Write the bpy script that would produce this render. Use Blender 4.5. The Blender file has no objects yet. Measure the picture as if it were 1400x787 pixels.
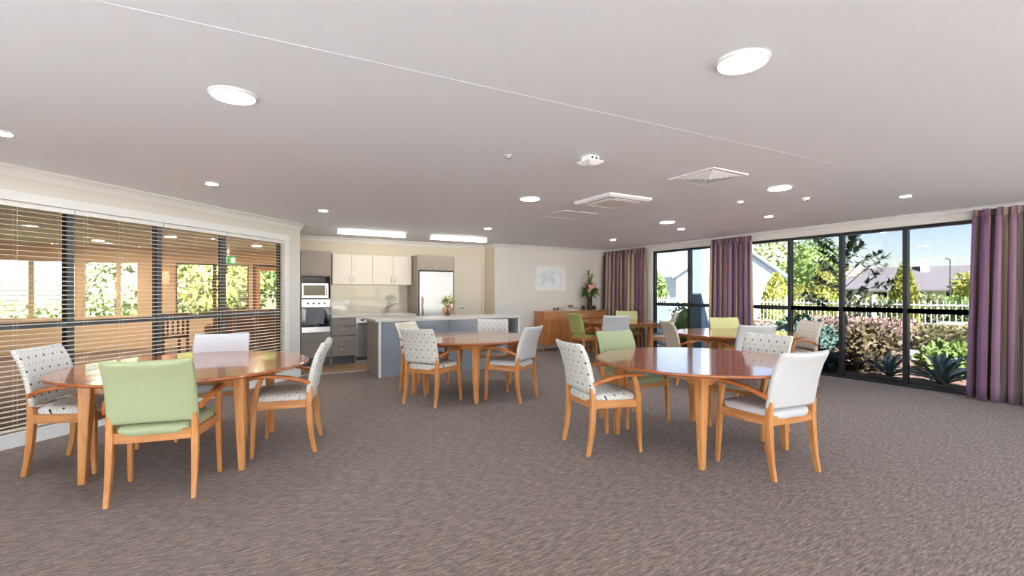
import bpy, bmesh, math, random
from mathutils import Vector, Matrix
R = math.radians
random.seed(7)
S = bpy.context.scene
COL = S.collection

# ------------------------------------------------------------------ camera
cam = bpy.data.cameras.new('camera')
cam.sensor_fit = 'HORIZONTAL'; cam.sensor_width = 36.0
cam.lens = 36.0 * 640.0 / 1400.0
cam.shift_y = 6.5 / 1400.0
cam.clip_end = 2000
camo = bpy.data.objects.new('camera', cam); COL.objects.link(camo)
camo.location = (0, 0, 1.35); camo.rotation_euler = (R(90), 0, R(-30))
S.camera = camo

# ------------------------------------------------------------------ sky, sun, exposure
SUN_EL, SUN_AZ = 46.0, 203.0          # azimuth clockwise from +Y: light comes from -X, -Y
SKY, SUN, LAMP_BIG, LAMP_SMALL, TUBE, LAMP_LOUNGE = 0.54, 56.0, 80.0, 400.0, 11.5, 420.0
EXPOSURE = 0.50
w = bpy.data.worlds.new('sky'); S.world = w; w.use_nodes = True
nt = w.node_tree
sky = nt.nodes.new('ShaderNodeTexSky'); sky.sky_type = 'NISHITA'; sky.sun_disc = False
sky.sun_elevation = R(SUN_EL); sky.sun_rotation = R(SUN_AZ); sky.air_density = 0.9; sky.dust_density = 0.6; sky.ozone_density = 1.3
bg = nt.nodes['Background']; bg.inputs['Strength'].default_value = SKY
nt.links.new(sky.outputs[0], bg.inputs['Color'])
sl = bpy.data.lights.new('sun', 'SUN'); sl.energy = SUN; sl.angle = R(0.6); sl.color = (1, 1, 1)
so = bpy.data.objects.new('sun', sl); COL.objects.link(so)
a, e = R(SUN_AZ), R(SUN_EL)
sdir = Vector((math.sin(a) * math.cos(e), math.cos(a) * math.cos(e), math.sin(e)))
so.rotation_euler = sdir.to_track_quat('Z', 'Y').to_euler(); so.location = (0, 0, 30)
vs = S.view_settings
vs.view_transform = 'Standard'; vs.look = 'None'; vs.exposure = EXPOSURE; vs.gamma = 1.0; vs.use_curve_mapping = False
S.cycles.max_bounces = 10; S.cycles.diffuse_bounces = 6; S.cycles.glossy_bounces = 4; S.cycles.transparent_max_bounces = 16
S.cycles.caustics_reflective = False; S.cycles.caustics_refractive = False
S.cycles.sample_clamp_indirect = 8.0; S.cycles.use_denoising = True

# ------------------------------------------------------------------ helpers
def srgb(r, g, b):
    f = lambda c: (c / 255.0) / 12.92 if c / 255.0 <= .04045 else ((c / 255.0 + .055) / 1.055) ** 2.4
    return (f(r), f(g), f(b), 1.0)

def new_mat(name):
    m = bpy.data.materials.new(name); m.use_nodes = True
    return m, m.node_tree, m.node_tree.nodes['Principled BSDF']

def mat(name, rgb, rough=.5, metal=0.0, var=.04, scale=30.0, bump=0.0, stretch=(1, 1, 1), coat=0.0, spec=.5, rgb2=None, trans=0.0, sheen=0.0):
    """plain procedural material: noise between two close tones, optional fine relief"""
    m, t, p = new_mat(name)
    c = srgb(*rgb)
    tc = t.nodes.new('ShaderNodeTexCoord'); mp = t.nodes.new('ShaderNodeMapping'); mp.inputs['Scale'].default_value = stretch
    t.links.new(tc.outputs['Object'], mp.inputs['Vector'])
    n = t.nodes.new('ShaderNodeTexNoise'); n.inputs['Scale'].default_value = scale; n.inputs['Detail'].default_value = 4
    t.links.new(mp.outputs[0], n.inputs['Vector'])
    r = t.nodes.new('ShaderNodeValToRGB')
    c2 = srgb(*rgb2) if rgb2 else tuple(min(1, x * (1 + var)) for x in c[:3]) + (1,)
    c1 = c if rgb2 else tuple(x * (1 - var) for x in c[:3]) + (1,)
    r.color_ramp.elements[0].position = .3; r.color_ramp.elements[1].position = .7
    r.color_ramp.elements[0].color = c1; r.color_ramp.elements[1].color = c2
    t.links.new(n.outputs[0], r.inputs[0]); t.links.new(r.outputs[0], p.inputs['Base Color'])
    p.inputs['Roughness'].default_value = rough; p.inputs['Metallic'].default_value = metal
    p.inputs['Coat Weight'].default_value = coat; p.inputs['Coat Roughness'].default_value = .06
    p.inputs['Specular IOR Level'].default_value = spec
    p.inputs['Sheen Weight'].default_value = sheen
    if trans:
        p.inputs['Transmission Weight'].default_value = trans
    if bump:
        b = t.nodes.new('ShaderNodeBump'); b.inputs['Strength'].default_value = bump; b.inputs['Distance'].default_value = .004
        t.links.new(n.outputs[0], b.inputs['Height']); t.links.new(b.outputs[0], p.inputs['Normal'])
    return m

def wood(name, a, b, rough=.35, coat=0.0, stretch=(1, 1, .12), scale=26):
    m, t, p = new_mat(name)
    tc = t.nodes.new('ShaderNodeTexCoord'); mp = t.nodes.new('ShaderNodeMapping'); mp.inputs['Scale'].default_value = stretch
    t.links.new(tc.outputs['Object'], mp.inputs['Vector'])
    n = t.nodes.new('ShaderNodeTexNoise'); n.inputs['Scale'].default_value = scale; n.inputs['Detail'].default_value = 6; n.inputs['Distortion'].default_value = .6
    t.links.new(mp.outputs[0], n.inputs['Vector'])
    n2 = t.nodes.new('ShaderNodeTexNoise'); n2.inputs['Scale'].default_value = scale * 6; n2.inputs['Detail'].default_value = 2
    t.links.new(mp.outputs[0], n2.inputs['Vector'])
    mx = t.nodes.new('ShaderNodeMath'); mx.operation = 'MULTIPLY_ADD'; mx.inputs[1].default_value = .3
    t.links.new(n2.outputs[0], mx.inputs[0]); t.links.new(n.outputs[0], mx.inputs[2])
    r = t.nodes.new('ShaderNodeValToRGB'); r.color_ramp.elements[0].position = .45; r.color_ramp.elements[1].position = .85
    r.color_ramp.elements[0].color = srgb(*a); r.color_ramp.elements[1].color = srgb(*b)
    t.links.new(mx.outputs[0], r.inputs[0]); t.links.new(r.outputs[0], p.inputs['Base Color'])
    p.inputs['Roughness'].default_value = rough; p.inputs['Coat Weight'].default_value = coat; p.inputs['Coat Roughness'].default_value = .05
    return m

def emit(name, rgb, s):
    m, t, p = new_mat(name)
    p.inputs['Base Color'].default_value = srgb(240, 240, 238)
    p.inputs['Emission Color'].default_value = srgb(*rgb); p.inputs['Emission Strength'].default_value = s
    return m

def glass_pane(name, tint=(1, 1, 1), f=1.0):
    m = bpy.data.materials.new(name); m.use_nodes = True; t = m.node_tree; t.nodes.clear()
    o = t.nodes.new('ShaderNodeOutputMaterial'); tr = t.nodes.new('ShaderNodeBsdfTransparent'); gl = t.nodes.new('ShaderNodeBsdfGlossy')
    fr = t.nodes.new('ShaderNodeFresnel'); mx = t.nodes.new('ShaderNodeMixShader'); fr.inputs['IOR'].default_value = 1.45
    tr.inputs['Color'].default_value = (*tint, 1); gl.inputs['Roughness'].default_value = .0
    ge = t.nodes.new('ShaderNodeNewGeometry'); m1 = t.nodes.new('ShaderNodeMath'); m1.operation = 'SUBTRACT'; m1.inputs[0].default_value = 1.0
    m2 = t.nodes.new('ShaderNodeMath'); m2.operation = 'MULTIPLY'                      # reflect on the entry face only (thin sheet, no internal reflection)
    t.links.new(ge.outputs['Backfacing'], m1.inputs[1]); t.links.new(m1.outputs[0], m2.inputs[0]); t.links.new(fr.outputs[0], m2.inputs[1])
    t.links.new(m2.outputs[0], mx.inputs[0]); t.links.new(tr.outputs[0], mx.inputs[1]); t.links.new(gl.outputs[0], mx.inputs[2]); t.links.new(mx.outputs[0], o.inputs[0])
    return m

class MB:
    """collects polygons in local coordinates and links them as ONE mesh object"""
    def __init__(s): s.v = []; s.f = []; s.uv = {}
    def add(s, vs_, fs_):
        o = len(s.v); s.v += [tuple(x) for x in vs_]; s.f += [tuple(i + o for i in f) for f in fs_]; return s
    def box(s, x0, x1, y0, y1, z0, z1):
        return s.add([(x0, y0, z0), (x1, y0, z0), (x1, y1, z0), (x0, y1, z0), (x0, y0, z1), (x1, y0, z1), (x1, y1, z1), (x0, y1, z1)],
                     [(0, 3, 2, 1), (4, 5, 6, 7), (0, 1, 5, 4), (1, 2, 6, 5), (2, 3, 7, 6), (3, 0, 4, 7)])
    def prism(s, pts, z0, z1):
        n = len(pts)
        return s.add([(x, y, z0) for x, y in pts] + [(x, y, z1) for x, y in pts],
                     [tuple(range(n))[::-1], tuple(range(n, 2 * n))] + [(i, (i + 1) % n, n + (i + 1) % n, n + i) for i in range(n)])
    def rings(s, rs, cap=True):
        n = len(rs[0]); o = len(s.v)
        for r in rs: s.v += [tuple(p) for p in r]
        for k in range(len(rs) - 1):
            for i in range(n):
                s.f.append((o + k * n + i, o + k * n + (i + 1) % n, o + (k + 1) * n + (i + 1) % n, o + (k + 1) * n + i))
        if cap:
            s.f.append(tuple(o + i for i in range(n))[::-1]); m = o + (len(rs) - 1) * n
            s.f.append(tuple(m + i for i in range(n)))
        return s
    def lathe(s, prof, c=(0, 0, 0), seg=24):
        return s.rings([[(c[0] + r * math.cos(2 * math.pi * i / seg), c[1] + r * math.sin(2 * math.pi * i / seg), c[2] + z) for i in range(seg)] for r, z in prof])
    def sweep(s, path, ws, hs, up=(0, 0, 1), ch=.22):
        P = [Vector(p) for p in path]; n = len(P); up = Vector(up); rs = []
        if not hasattr(ws, '__len__'): ws = [ws] * n
        if not hasattr(hs, '__len__'): hs = [hs] * n
        for i in range(n):
            t = (P[min(i + 1, n - 1)] - P[max(i - 1, 0)]).normalized()
            sd = t.cross(up).normalized(); u2 = sd.cross(t).normalized()
            a, b = ws[i] / 2, hs[i] / 2; c = ch * min(a, b)
            q = [(a, b - c), (a - c, b), (-a + c, b), (-a, b - c), (-a, -b + c), (-a + c, -b), (a - c, -b), (a, -b + c)]
            rs.append([P[i] + sd * x + u2 * y for x, y in q])
        return s.rings(rs)
    def tube(s, path, r, seg=8):
        P = [Vector(p) for p in path]; n = len(P); rs = []
        if not hasattr(r, '__len__'): r = [r] * n
        ref = Vector((0.31, .22, .92)).normalized()
        for i in range(n):
            t = (P[min(i + 1, n - 1)] - P[max(i - 1, 0)]).normalized()
            up = ref if abs(t.dot(ref)) < .93 else Vector((1, 0, 0))
            sd = t.cross(up).normalized(); u2 = sd.cross(t).normalized()
            rs.append([P[i] + sd * math.cos(2 * math.pi * k / seg) * r[i] + u2 * math.sin(2 * math.pi * k / seg) * r[i] for k in range(seg)])
        return s.rings(rs)
    def ball(s, c, r, seg=14, rg=8, sq=(1, 1, 1)):
        return s.rings([[(c[0] + sq[0] * r * math.sin(max(.02, math.pi * k / rg) if k < rg else math.pi - .02) * math.cos(2 * math.pi * i / seg),
                          c[1] + sq[1] * r * math.sin(max(.02, math.pi * k / rg) if k < rg else math.pi - .02) * math.sin(2 * math.pi * i / seg),
                          c[2] - sq[2] * r * math.cos(math.pi * k / rg)) for i in range(seg)] for k in range(rg + 1)])
    def build(s, name, m, parent=None, smooth=False, bevel=0.0, loc=None, rotz=None, uvs=None, angle=None):
        me = bpy.data.meshes.new(name); me.from_pydata(s.v, [], s.f); me.update()
        if bevel:
            bm = bmesh.new(); bm.from_mesh(me); bmesh.ops.recalc_face_normals(bm, faces=bm.faces)
            ed = [e_ for e_ in bm.edges if len(e_.link_faces) == 2 and e_.calc_face_angle(0) > .5]
            bmesh.ops.bevel(bm, geom=ed, offset=bevel, segments=2, profile=.6, affect='EDGES', clamp_overlap=True)
            bm.to_mesh(me); bm.free()
        else:
            bm = bmesh.new(); bm.from_mesh(me); bmesh.ops.recalc_face_normals(bm, faces=bm.faces); bm.to_mesh(me); bm.free()
        if uvs:
            ul = me.uv_layers.new(name='UVMap')
            for lp in me.loops:
                ul.data[lp.index].uv = uvs(lp.vertex_index)
        if smooth:
            me.polygons.foreach_set('use_smooth', [True] * len(me.polygons))
            if angle: me.set_sharp_from_angle(angle=R(angle))
        me.materials.append(m)
        o = bpy.data.objects.new(name, me); COL.objects.link(o)
        if parent: o.parent = parent
        if loc: o.location = loc
        if rotz is not None: o.rotation_euler = (0, 0, rotz)
        return o

def tag(o, label=None, cat=None, group=None, kind=None):
    if label: o['label'] = label
    if cat: o['category'] = cat
    if group: o['group'] = group
    if kind: o['kind'] = kind
    return o
def thing(name, label, cat, loc=(0, 0, 0), rotz=0.0, group=None, kind=None):
    o = bpy.data.objects.new(name, None); COL.objects.link(o); o.empty_display_size = .1
    o.location = loc; o.rotation_euler = (0, 0, rotz)
    return tag(o, label, cat, group, kind)
def struct(o): o['kind'] = 'structure'; return o
def copy_tree(o, parent=None):
    c = o.copy(); COL.objects.link(c); c.parent = parent
    for ch in list(o.children): copy_tree(ch, c)
    return c
def inst(src, name, parent, loc=None):
    c = bpy.data.objects.new(name, src.data); COL.objects.link(c); c.parent = parent
    if loc: c.location = loc
    return c
def bxo(name, m, x0, x1, y0, y1, z0, z1, parent=None, bevel=0.0):
    return MB().box(x0, x1, y0, y1, z0, z1).build(name, m, parent, bevel=bevel)

# ------------------------------------------------------------------ materials
M = {}
M['wall'] = mat('wall_paint', (226, 221, 212), .75, var=.015, scale=60)
M['wall_kit'] = mat('kitchen_wall_paint', (223, 211, 190), .7, var=.015, scale=60)
M['ceil'] = mat('ceiling_paint', (235, 239, 243), .85, var=.01, scale=40)
M['trim'] = mat('white_gloss_trim', (240, 239, 235), .35, var=.01)
M['white'] = mat('white_plastic', (240, 240, 238), .4, var=.01)
M['alu'] = mat('dark_window_frame', (34, 36, 40), .4, var=.06, scale=80)
M['alu_grey'] = mat('grey_blue_window_frame', (86, 98, 108), .4, var=.06, scale=80)
M['glass'] = glass_pane('window_glass')
M['glass_t'] = glass_pane('dimming_tint_window_glass', (.635, .62, .625))  # tint added to dim the outdoors against the raised daylight
M['glass_l'] = glass_pane('lightly_tinted_window_glass', (.72, .72, .72))  # weaker tint, added to dim the view out of the lounge
M['slat'] = mat('cream_blind_slat', (238, 222, 202), .4, var=.02)
M['cord'] = mat('blind_cord', (226, 220, 208), .7)
M['honey'] = wood('honey_timber', (186, 116, 58), (220, 156, 94), .36)
M['honey_x'] = wood('honey_timber_rail', (182, 116, 62), (214, 150, 92), .36, stretch=(.12, 1, 1))
M['honey_y'] = wood('honey_timber_side', (182, 116, 62), (214, 150, 92), .36, stretch=(1, .12, 1))
M['arm'] = wood('amber_timber_arm', (168, 90, 36), (205, 126, 62), .3, stretch=(1, .12, 1))
M['top'] = wood('polished_red_brown_tabletop', (150, 80, 42), (178, 102, 56), .16, coat=.5, stretch=(.1, 1, 1), scale=18)
M['oak'] = wood('floor_plank_timber', (136, 104, 76), (172, 138, 104), .4, stretch=(.12, 1, 1), scale=20)
M['rimu'] = wood('sideboard_timber_sheen', (190, 124, 78), (220, 158, 110), .3, coat=.25, stretch=(.15, 1, 1))  # lighter tone paints in the peach reflection on the sideboard front
M['rimu_v'] = wood('sideboard_timber_upright', (176, 106, 58), (206, 138, 84), .3, coat=.25)
M['steel'] = mat('brushed_steel', (200, 200, 202), .28, metal=.9, var=.06, scale=40, stretch=(1, 1, 20))
M['chrome'] = mat('chrome', (215, 215, 218), .12, metal=1.0, var=.01)
M['taupe'] = mat('taupe_laminate', (146, 134, 121), .38, var=.02)
M['taupe_d'] = mat('grey_brown_laminate', (136, 128, 122), .38, var=.02)
M['cream'] = mat('cream_gloss_laminate', (228, 220, 204), .25, var=.01)
M['island'] = mat('grey_blue_gloss_laminate', (148, 157, 166), .12, var=.02, coat=.3)
M['island_d'] = mat('charcoal_laminate', (74, 76, 82), .4, var=.03)
M['bench'] = mat('pale_stone_benchtop', (216, 210, 203), .22, var=.05, scale=260, rgb2=(211, 204, 196))
M['splash'] = mat('pale_glass_splashback', (206, 200, 186), .05, var=.005, coat=.6)
M['black'] = mat('black_glass', (18, 18, 20), .06, var=.02)
M['darkgrey'] = mat('dark_grey_plastic', (60, 62, 66), .45)
M['towel'] = mat('grey_towel_cloth', (120, 122, 128), .95, var=.1, scale=120, bump=.4)
M['tan'] = mat('tan_wall_paint', (226, 200, 164), .75, var=.02)
M['brownw'] = wood('dark_brown_timber', (74, 48, 32), (110, 74, 50), .45)
M['mulch'] = mat('bark_mulch', (92, 72, 60), .95, scale=50, rgb2=(144, 116, 98), bump=1.0)
M['path'] = mat('grey_path', (120, 122, 126), .9, scale=20, rgb2=(136, 138, 140), bump=.2)
M['concrete'] = mat('pale_bounce_concrete', (196, 197, 198), .9, scale=20, rgb2=(212, 213, 213), bump=.2)  # unseen ground only, made pale to bounce sunlight indoors
M['lawn'] = mat('lawn', (92, 112, 60), .95, scale=40, rgb2=(120, 134, 76), bump=.5)
M['road'] = mat('pale_asphalt_road', (138, 136, 136), .9, scale=25, rgb2=(152, 150, 148))
M['fence'] = mat('white_fence_paint', (206, 212, 214), .45, var=.01)
M['house'] = mat('pale_house_cladding', (150, 162, 172), .8, var=.02)
M['housew'] = mat('white_weatherboard', (196, 196, 194), .8, var=.02)
M['blue'] = mat('pale_blue_render', (140, 172, 190), .8, var=.02)
M['roofw'] = mat('pale_metal_roof', (150, 160, 168), .5, var=.03)
M['roofg'] = mat('grey_tile_roof', (96, 95, 98), .8, var=.1, scale=8)
M['brick'] = mat('white_chimney', (228, 226, 222), .8)
M['exit'] = mat('green_sign_face', (22, 150, 84), .4)

def carpet_mat():
    m, t, p = new_mat('loop_pile_carpet')
    tc = t.nodes.new('ShaderNodeTexCoord')
    mp = t.nodes.new('ShaderNodeMapping'); mp.inputs['Rotation'].default_value = (0, 0, R(28)); mp.inputs['Scale'].default_value = (12, 85, 1)
    t.links.new(tc.outputs['Object'], mp.inputs['Vector'])
    n = t.nodes.new('ShaderNodeTexNoise'); n.inputs['Scale'].default_value = 1.0; n.inputs['Detail'].default_value = 6; n.inputs['Roughness'].default_value = .8
    t.links.new(mp.outputs[0], n.inputs['Vector'])
    n2 = t.nodes.new('ShaderNodeTexNoise'); n2.inputs['Scale'].default_value = 220; n2.inputs['Detail'].default_value = 2
    t.links.new(tc.outputs['Object'], n2.inputs['Vector'])
    ad = t.nodes.new('ShaderNodeMath'); ad.operation = 'MULTIPLY_ADD'; ad.inputs[1].default_value = .55
    t.links.new(n2.outputs[0], ad.inputs[0]); t.links.new(n.outputs[0], ad.inputs[2])
    r = t.nodes.new('ShaderNodeValToRGB'); e_ = r.color_ramp.elements
    e_[0].position = .60; e_[0].color = srgb(66, 55, 48); e_[1].position = .95; e_[1].color = srgb(176, 153, 138)
    x = e_.new(.765); x.color = srgb(116, 99, 87)
    t.links.new(ad.outputs[0], r.inputs[0]); t.links.new(r.outputs[0], p.inputs['Base Color'])
    b = t.nodes.new('ShaderNodeBump'); b.inputs['Strength'].default_value = .5; b.inputs['Distance'].default_value = .006
    t.links.new(ad.outputs[0], b.inputs['Height']); t.links.new(b.outputs[0], p.inputs['Normal'])
    p.inputs['Roughness'].default_value = .95; p.inputs['Specular IOR Level'].default_value = .15; p.inputs['Sheen Weight'].default_value = .15
    return m
M['carpet'] = carpet_mat()

def math_node(t, op, a=None, b=None, c=None):
    n = t.nodes.new('ShaderNodeMath'); n.operation = op
    for i, x in enumerate((a, b, c)):
        if x is None: continue
        if isinstance(x, (int, float)): n.inputs[i].default_value = x
        else: t.links.new(x, n.inputs[i])
    return n.outputs[0]

def pattern_mat(name, base, spot, line):
    """woven fabric: staggered dark diamonds inside a pale diamond lattice"""
    m, t, p = new_mat(name)
    uv = t.nodes.new('ShaderNodeUVMap'); sp = t.nodes.new('ShaderNodeSeparateXYZ'); t.links.new(uv.outputs[0], sp.inputs[0])
    cu = math_node(t, 'ABSOLUTE', math_node(t, 'SUBTRACT', math_node(t, 'FRACT', math_node(t, 'DIVIDE', sp.outputs[0], .084)), .5))
    cv = math_node(t, 'ABSOLUTE', math_node(t, 'SUBTRACT', math_node(t, 'FRACT', math_node(t, 'DIVIDE', sp.outputs[1], .094)), .5))
    d = math_node(t, 'ADD', cu, cv)
    r = t.nodes.new('ShaderNodeValToRGB'); r.color_ramp.interpolation = 'CONSTANT'; e_ = r.color_ramp.elements
    e_[0].position = 0; e_[0].color = srgb(*spot); e_[1].position = .125; e_[1].color = srgb(*base)
    for pos, c in ((.24, line), (.29, base), (.46, line), (.52, base), (.66, line), (.71, base), (.84, line)):
        x = e_.new(pos); x.color = srgb(*c)
    t.links.new(d, r.inputs[0]); t.links.new(r.outputs[0], p.inputs['Base Color'])
    n = t.nodes.new('ShaderNodeTexNoise'); n.inputs['Scale'].default_value = 400
    b = t.nodes.new('ShaderNodeBump'); b.inputs['Strength'].default_value = .25; b.inputs['Distance'].default_value = .002
    t.links.new(n.outputs[0], b.inputs['Height']); t.links.new(b.outputs[0], p.inputs['Normal'])
    p.inputs['Roughness'].default_value = .85; p.inputs['Specular IOR Level'].default_value = .25
    return m
FAB = {
    'pattern': pattern_mat('diamond_pattern_fabric', (226, 222, 212), (66, 62, 66), (176, 176, 172)),
    'tanpattern': pattern_mat('warm_diamond_pattern_fabric', (216, 204, 186), (96, 78, 66), (176, 160, 142)),
    'green': mat('sage_green_vinyl', (168, 177, 136), .5, var=.04, scale=90, bump=.1),
    'lime': mat('yellow_green_vinyl', (206, 204, 140), .5, var=.04, scale=90, bump=.1),
    'olive': mat('olive_green_vinyl', (176, 184, 104), .5, var=.05, scale=90, bump=.1),
    'white': mat('white_vinyl', (204, 202, 200), .45, var=.015, scale=90, bump=.06),
    'grey': mat('pale_grey_vinyl', (204, 202, 204), .45, var=.02, scale=90, bump=.06),
    'cream': mat('cream_vinyl', (238, 232, 208), .45, var=.02, scale=90, bump=.06),
}

# ------------------------------------------------------------------ the setting
CH = 2.45
XW, YK, YS, YF, YB, XL = 8.2, 9.85, 9.35, 14.3, -5.0, -9.0
TIM_Y = 8.33
fl = struct(MB().box(-4.15, 8.3, -5.15, 3.3, -.12, 0).box(-9.2, 8.3, 3.3, TIM_Y, -.12, 0).box(-9.2, .9, TIM_Y, 14.5, -.12, 0).box(4.95, 8.3, TIM_Y, 9.5, -.12, 0).box(.9, 1.3, 9.9, 14.5, -.12, 0).build('floor', M['carpet']))
fk = struct(bxo('floor_kitchen', M['brownw'], .9, 4.95, TIM_Y, 9.9, -.12, -.008))
pw = .135
k = 0; y = TIM_Y + .03
while y < 9.2:
    x = .9 - (k * .37 % .9)
    while x < 4.95:
        x0, x1 = max(.9, x), min(4.95, x + .9)
        if x1 - x0 > .05:
            bxo('plank', M['oak'], x0 + .0015, x1 - .0015, y + .0015, y + pw - .0015, -.008, .001, fk)
        x += .9
    y += pw; k += 1
struct(bxo('trim_1', M['bench'], .84, 1.9, TIM_Y - .012, TIM_Y + .03, -.002, .006))
struct(MB().box(-9.4, 8.5, 3.3, 14.6, CH, CH + .1).box(-4.3, 8.5, -5.4, 3.3, CH, CH + .1).build('ceiling', M['ceil']))
struct(MB().box(-9.5, 8.42, 3.2, 14.7, CH + .12, CH + .42).box(-4.4, 8.42, -5.4, 3.2, CH + .12, CH + .42).build('roof', M['roofg']))  # unseen slab added to block sun; eave cut back to light the bed
# ceiling control joint
struct(MB().sweep([(-3.0, 2.43, CH), (4.35, 2.09, CH)], .010, .002).build('trim_2', M['ceil']))

# kitchen wall, its return, and the sideboard wall
struct(bxo('wall_back', M['wall_kit'], .8, 5.1, YK, YK + .12, 0, CH))
struct(bxo('wall_return', M['wall_kit'], 4.95, 5.1, YS + .001, YK, 0, CH))
struct(bxo('wall_sideboard', M['wall'], 4.9501, 8.5, YS, YS + .15, 0, CH))
struct(bxo('wall_kitchen_side', M['wall'], .72, .815, 8.40, YK + .12, 0, CH))
def crown(name, path, m=M['trim'], d=.085, closed=False):
    """cove cornice along a wall line; path runs so that the room lies to the right of travel"""
    mb = MB(); prof = [(0, 0), (0, -d), (.012, -d), (.03, -d * .55), (d * .55, -.03), (d, -.012), (d, 0)]
    P = [Vector(p) for p in path]; rs = []
    for i, p in enumerate(P):
        t0 = (P[i] - P[i - 1]).normalized() if i else (P[1] - P[0]).normalized()
        t1 = (P[i + 1] - P[i]).normalized() if i < len(P) - 1 else t0
        n0 = Vector((t0.y, -t0.x)); n1 = Vector((t1.y, -t1.x)); nn = (n0 + n1); nn = nn / (1 + n0.dot(n1))
        rs.append([(p.x + nn.x * a_, p.y + nn.y * a_, CH + b_) for a_, b_ in prof])
    return struct(mb.rings(rs).build(name, m))
crown('trim_3', [(.815, 8.30), (.815, YK), (4.95, YK), (4.95, YS), (XW, YS)])
struct(bxo('baseboard_back', M['trim'], 4.96, XW, YS - .014, YS, 0, .10))
struct(bxo('baseboard_return', M['trim'], 4.936, 4.95, YS - .014, YK, 0, .10))

# window wall: header, piers, sill upstand
WIN = [(5.80, 7.75, [6.75]), (1.38, 5.47, [4.64, 3.83, 3.00, 2.18]), (-4.4, .55, [-.45, -1.45, -2.45, -3.45])]
struct(MB().box(XW, XW + .16, YB, YS + .15, 2.30, CH).box(XW, XW + .16, 7.75, YS + .15, 0, 2.30).box(XW, XW + .16, 5.47, 5.80, 0, 2.30)
       .box(XW, XW + .16, .55, 1.38, 0, 2.30).box(XW, XW + .16, YB - .2, -4.4, 0, 2.30).build('wall_right', M['wall']))
crown('trim_4', [(XW, YS), (XW, YB)], d=.055)
def window(n, y0, y1, mull, gl, x=XW + .05, z1=2.30, zr=1.09):
    o = struct(thing('window_%d' % n, None, None, (x, y0, 0)))
    L = y1 - y0; f = M['alu']; W = .055
    for nm, a_ in (('window_frame', (0, .07, 0, L, z1 - .045, z1)), ('window_frame', (0, .07, 0, L, 0, .035)),
                   ('window_frame', (0, .07, 0, .05, .035, z1 - .045)), ('window_frame', (0, .07, L - .05, L, .035, z1 - .045))):
        bxo(nm, f, *a_, parent=o)
    ys = [.05] + [m_ - y0 for m_ in mull] + [L - .05]
    for m_ in mull: bxo('mullion', f, -.01, .08, m_ - y0 - W / 2, m_ - y0 + W / 2, .035, z1 - .045, o)
    for i in range(len(ys) - 1):
        a_ = ys[i] + (W / 2 if i else 0); b_ = ys[i + 1] - (W / 2 if i < len(ys) - 2 else 0)
        bxo('transom', f, .0, .07, a_, b_, zr - .035, zr + .035, o)
        MB().box(.03, .036, a_, b_, zr + .035, z1 - .045).build('pane', gl, o)
        MB().box(.03, .036, a_, b_, .035, zr - .035).build('pane', gl, o)
    return o
for i, (y0, y1, mu) in enumerate(WIN): window(i + 1, y0, y1, mu, M['glass_t'] if i < 2 else M['glass'])  # dimming tint on seen windows; unseen last one added clear for side light

# unseen rear and side walls; their windows are added to bring in daylight
struct(MB().box(-4.15, 8.36, YB - .15, YB, 2.30, CH).box(-4.15, -3.2, YB - .15, YB, 0, 2.3).box(7.4, 8.36, YB - .15, YB, 0, 2.3).box(1.9, 2.3, YB - .15, YB, 0, 2.3).build('wall_front', M['wall']))
for n_, (x0, x1) in ((4, (-3.2, 1.9)), (5, (2.3, 7.4))):
    o = struct(thing('window_%d' % n_, None, None, (x0, YB - .1, 0)))
    L = x1 - x0; q = [0, L / 4, L / 2, 3 * L / 4, L]
    bxo('window_frame', M['alu'], 0, L, 0, .07, 2.25, 2.3, o); bxo('window_frame', M['alu'], 0, L, 0, .07, 0, .04, o)
    for a_ in q: bxo('mullion', M['alu'], max(0, a_ - .03), min(L, a_ + .03), 0, .07, .04, 2.25, o)
    for i in range(4): bxo('pane', M['glass'], q[i] + .03, q[i + 1] - .03, .03, .036, .04, 2.25, o)
struct(MB().box(-4.15, -4.0, YB - .15, 3.55, 2.30, CH).box(-4.15, -4.0, 2.2, 3.55, 0, 2.3).box(-4.15, -4.0, YB - .15, -4.2, 0, 2.3).build('wall_side', M['wall']))
o = struct(thing('window_11', None, None, (-4.1, -4.2, 0)))  # unseen window added so daylight reaches the ceiling from the left
bxo('window_frame', M['alu'], 0, .07, 0, 6.4, 2.25, 2.3, o); bxo('window_frame', M['alu'], 0, .07, 0, 6.4, 0, .04, o)
for i in range(8): bxo('mullion', M['alu'], 0, .07, max(0, i * 6.4 / 7 - .03), min(6.4, i * 6.4 / 7 + .03), .04, 2.25, o)
for i in range(7): bxo('pane', M['glass'], .03, .036, i * 6.4 / 7 + .03, (i + 1) * 6.4 / 7 - .03, .04, 2.25, o)

# the angled wall with the long internal window: local frame x along the wall, y away from the room
WA = thing('wall_left', None, None, (.815, 8.265, 0), R(45)); struct(WA)
OX0, OX1, OZ0, OZ1 = -6.4, -.33, .12, 2.155
bxo('wall_panel', M['wall'], -6.9, .0, 0, .14, OZ1, CH, WA)
bxo('wall_panel', M['wall'], -6.9, OX0, 0, .14, 0, OZ1, WA)
bxo('wall_panel', M['wall'], OX1, 0, 0, .14, 0, OZ1, WA)
bxo('wall_panel', M['wall'], OX0, OX1, 0, .14, 0, OZ0, WA)
bxo('casing', M['trim'], OX0, OX1 + .07, -.018, -.0005, OZ1, OZ1 + .085, WA, .004)
bxo('casing', M['trim'], OX1, OX1 + .07, -.018, -.0005, .115, OZ1, WA, .004)
struct(bxo('baseboard_left', M['trim'], -6.9, 0, -.016, -.0005, 0, .115)); bpy.data.objects['baseboard_left'].parent = WA
cr = crown('trim_5', [(-6.9, 0), (0, 0)], d=.09); cr.parent = WA
WI = struct(thing('window_6', None, None, (.815, 8.265, 0), R(45)))
mus = [-1.36, -2.24, -3.12, -4.0, -4.88, -5.76]
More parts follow.
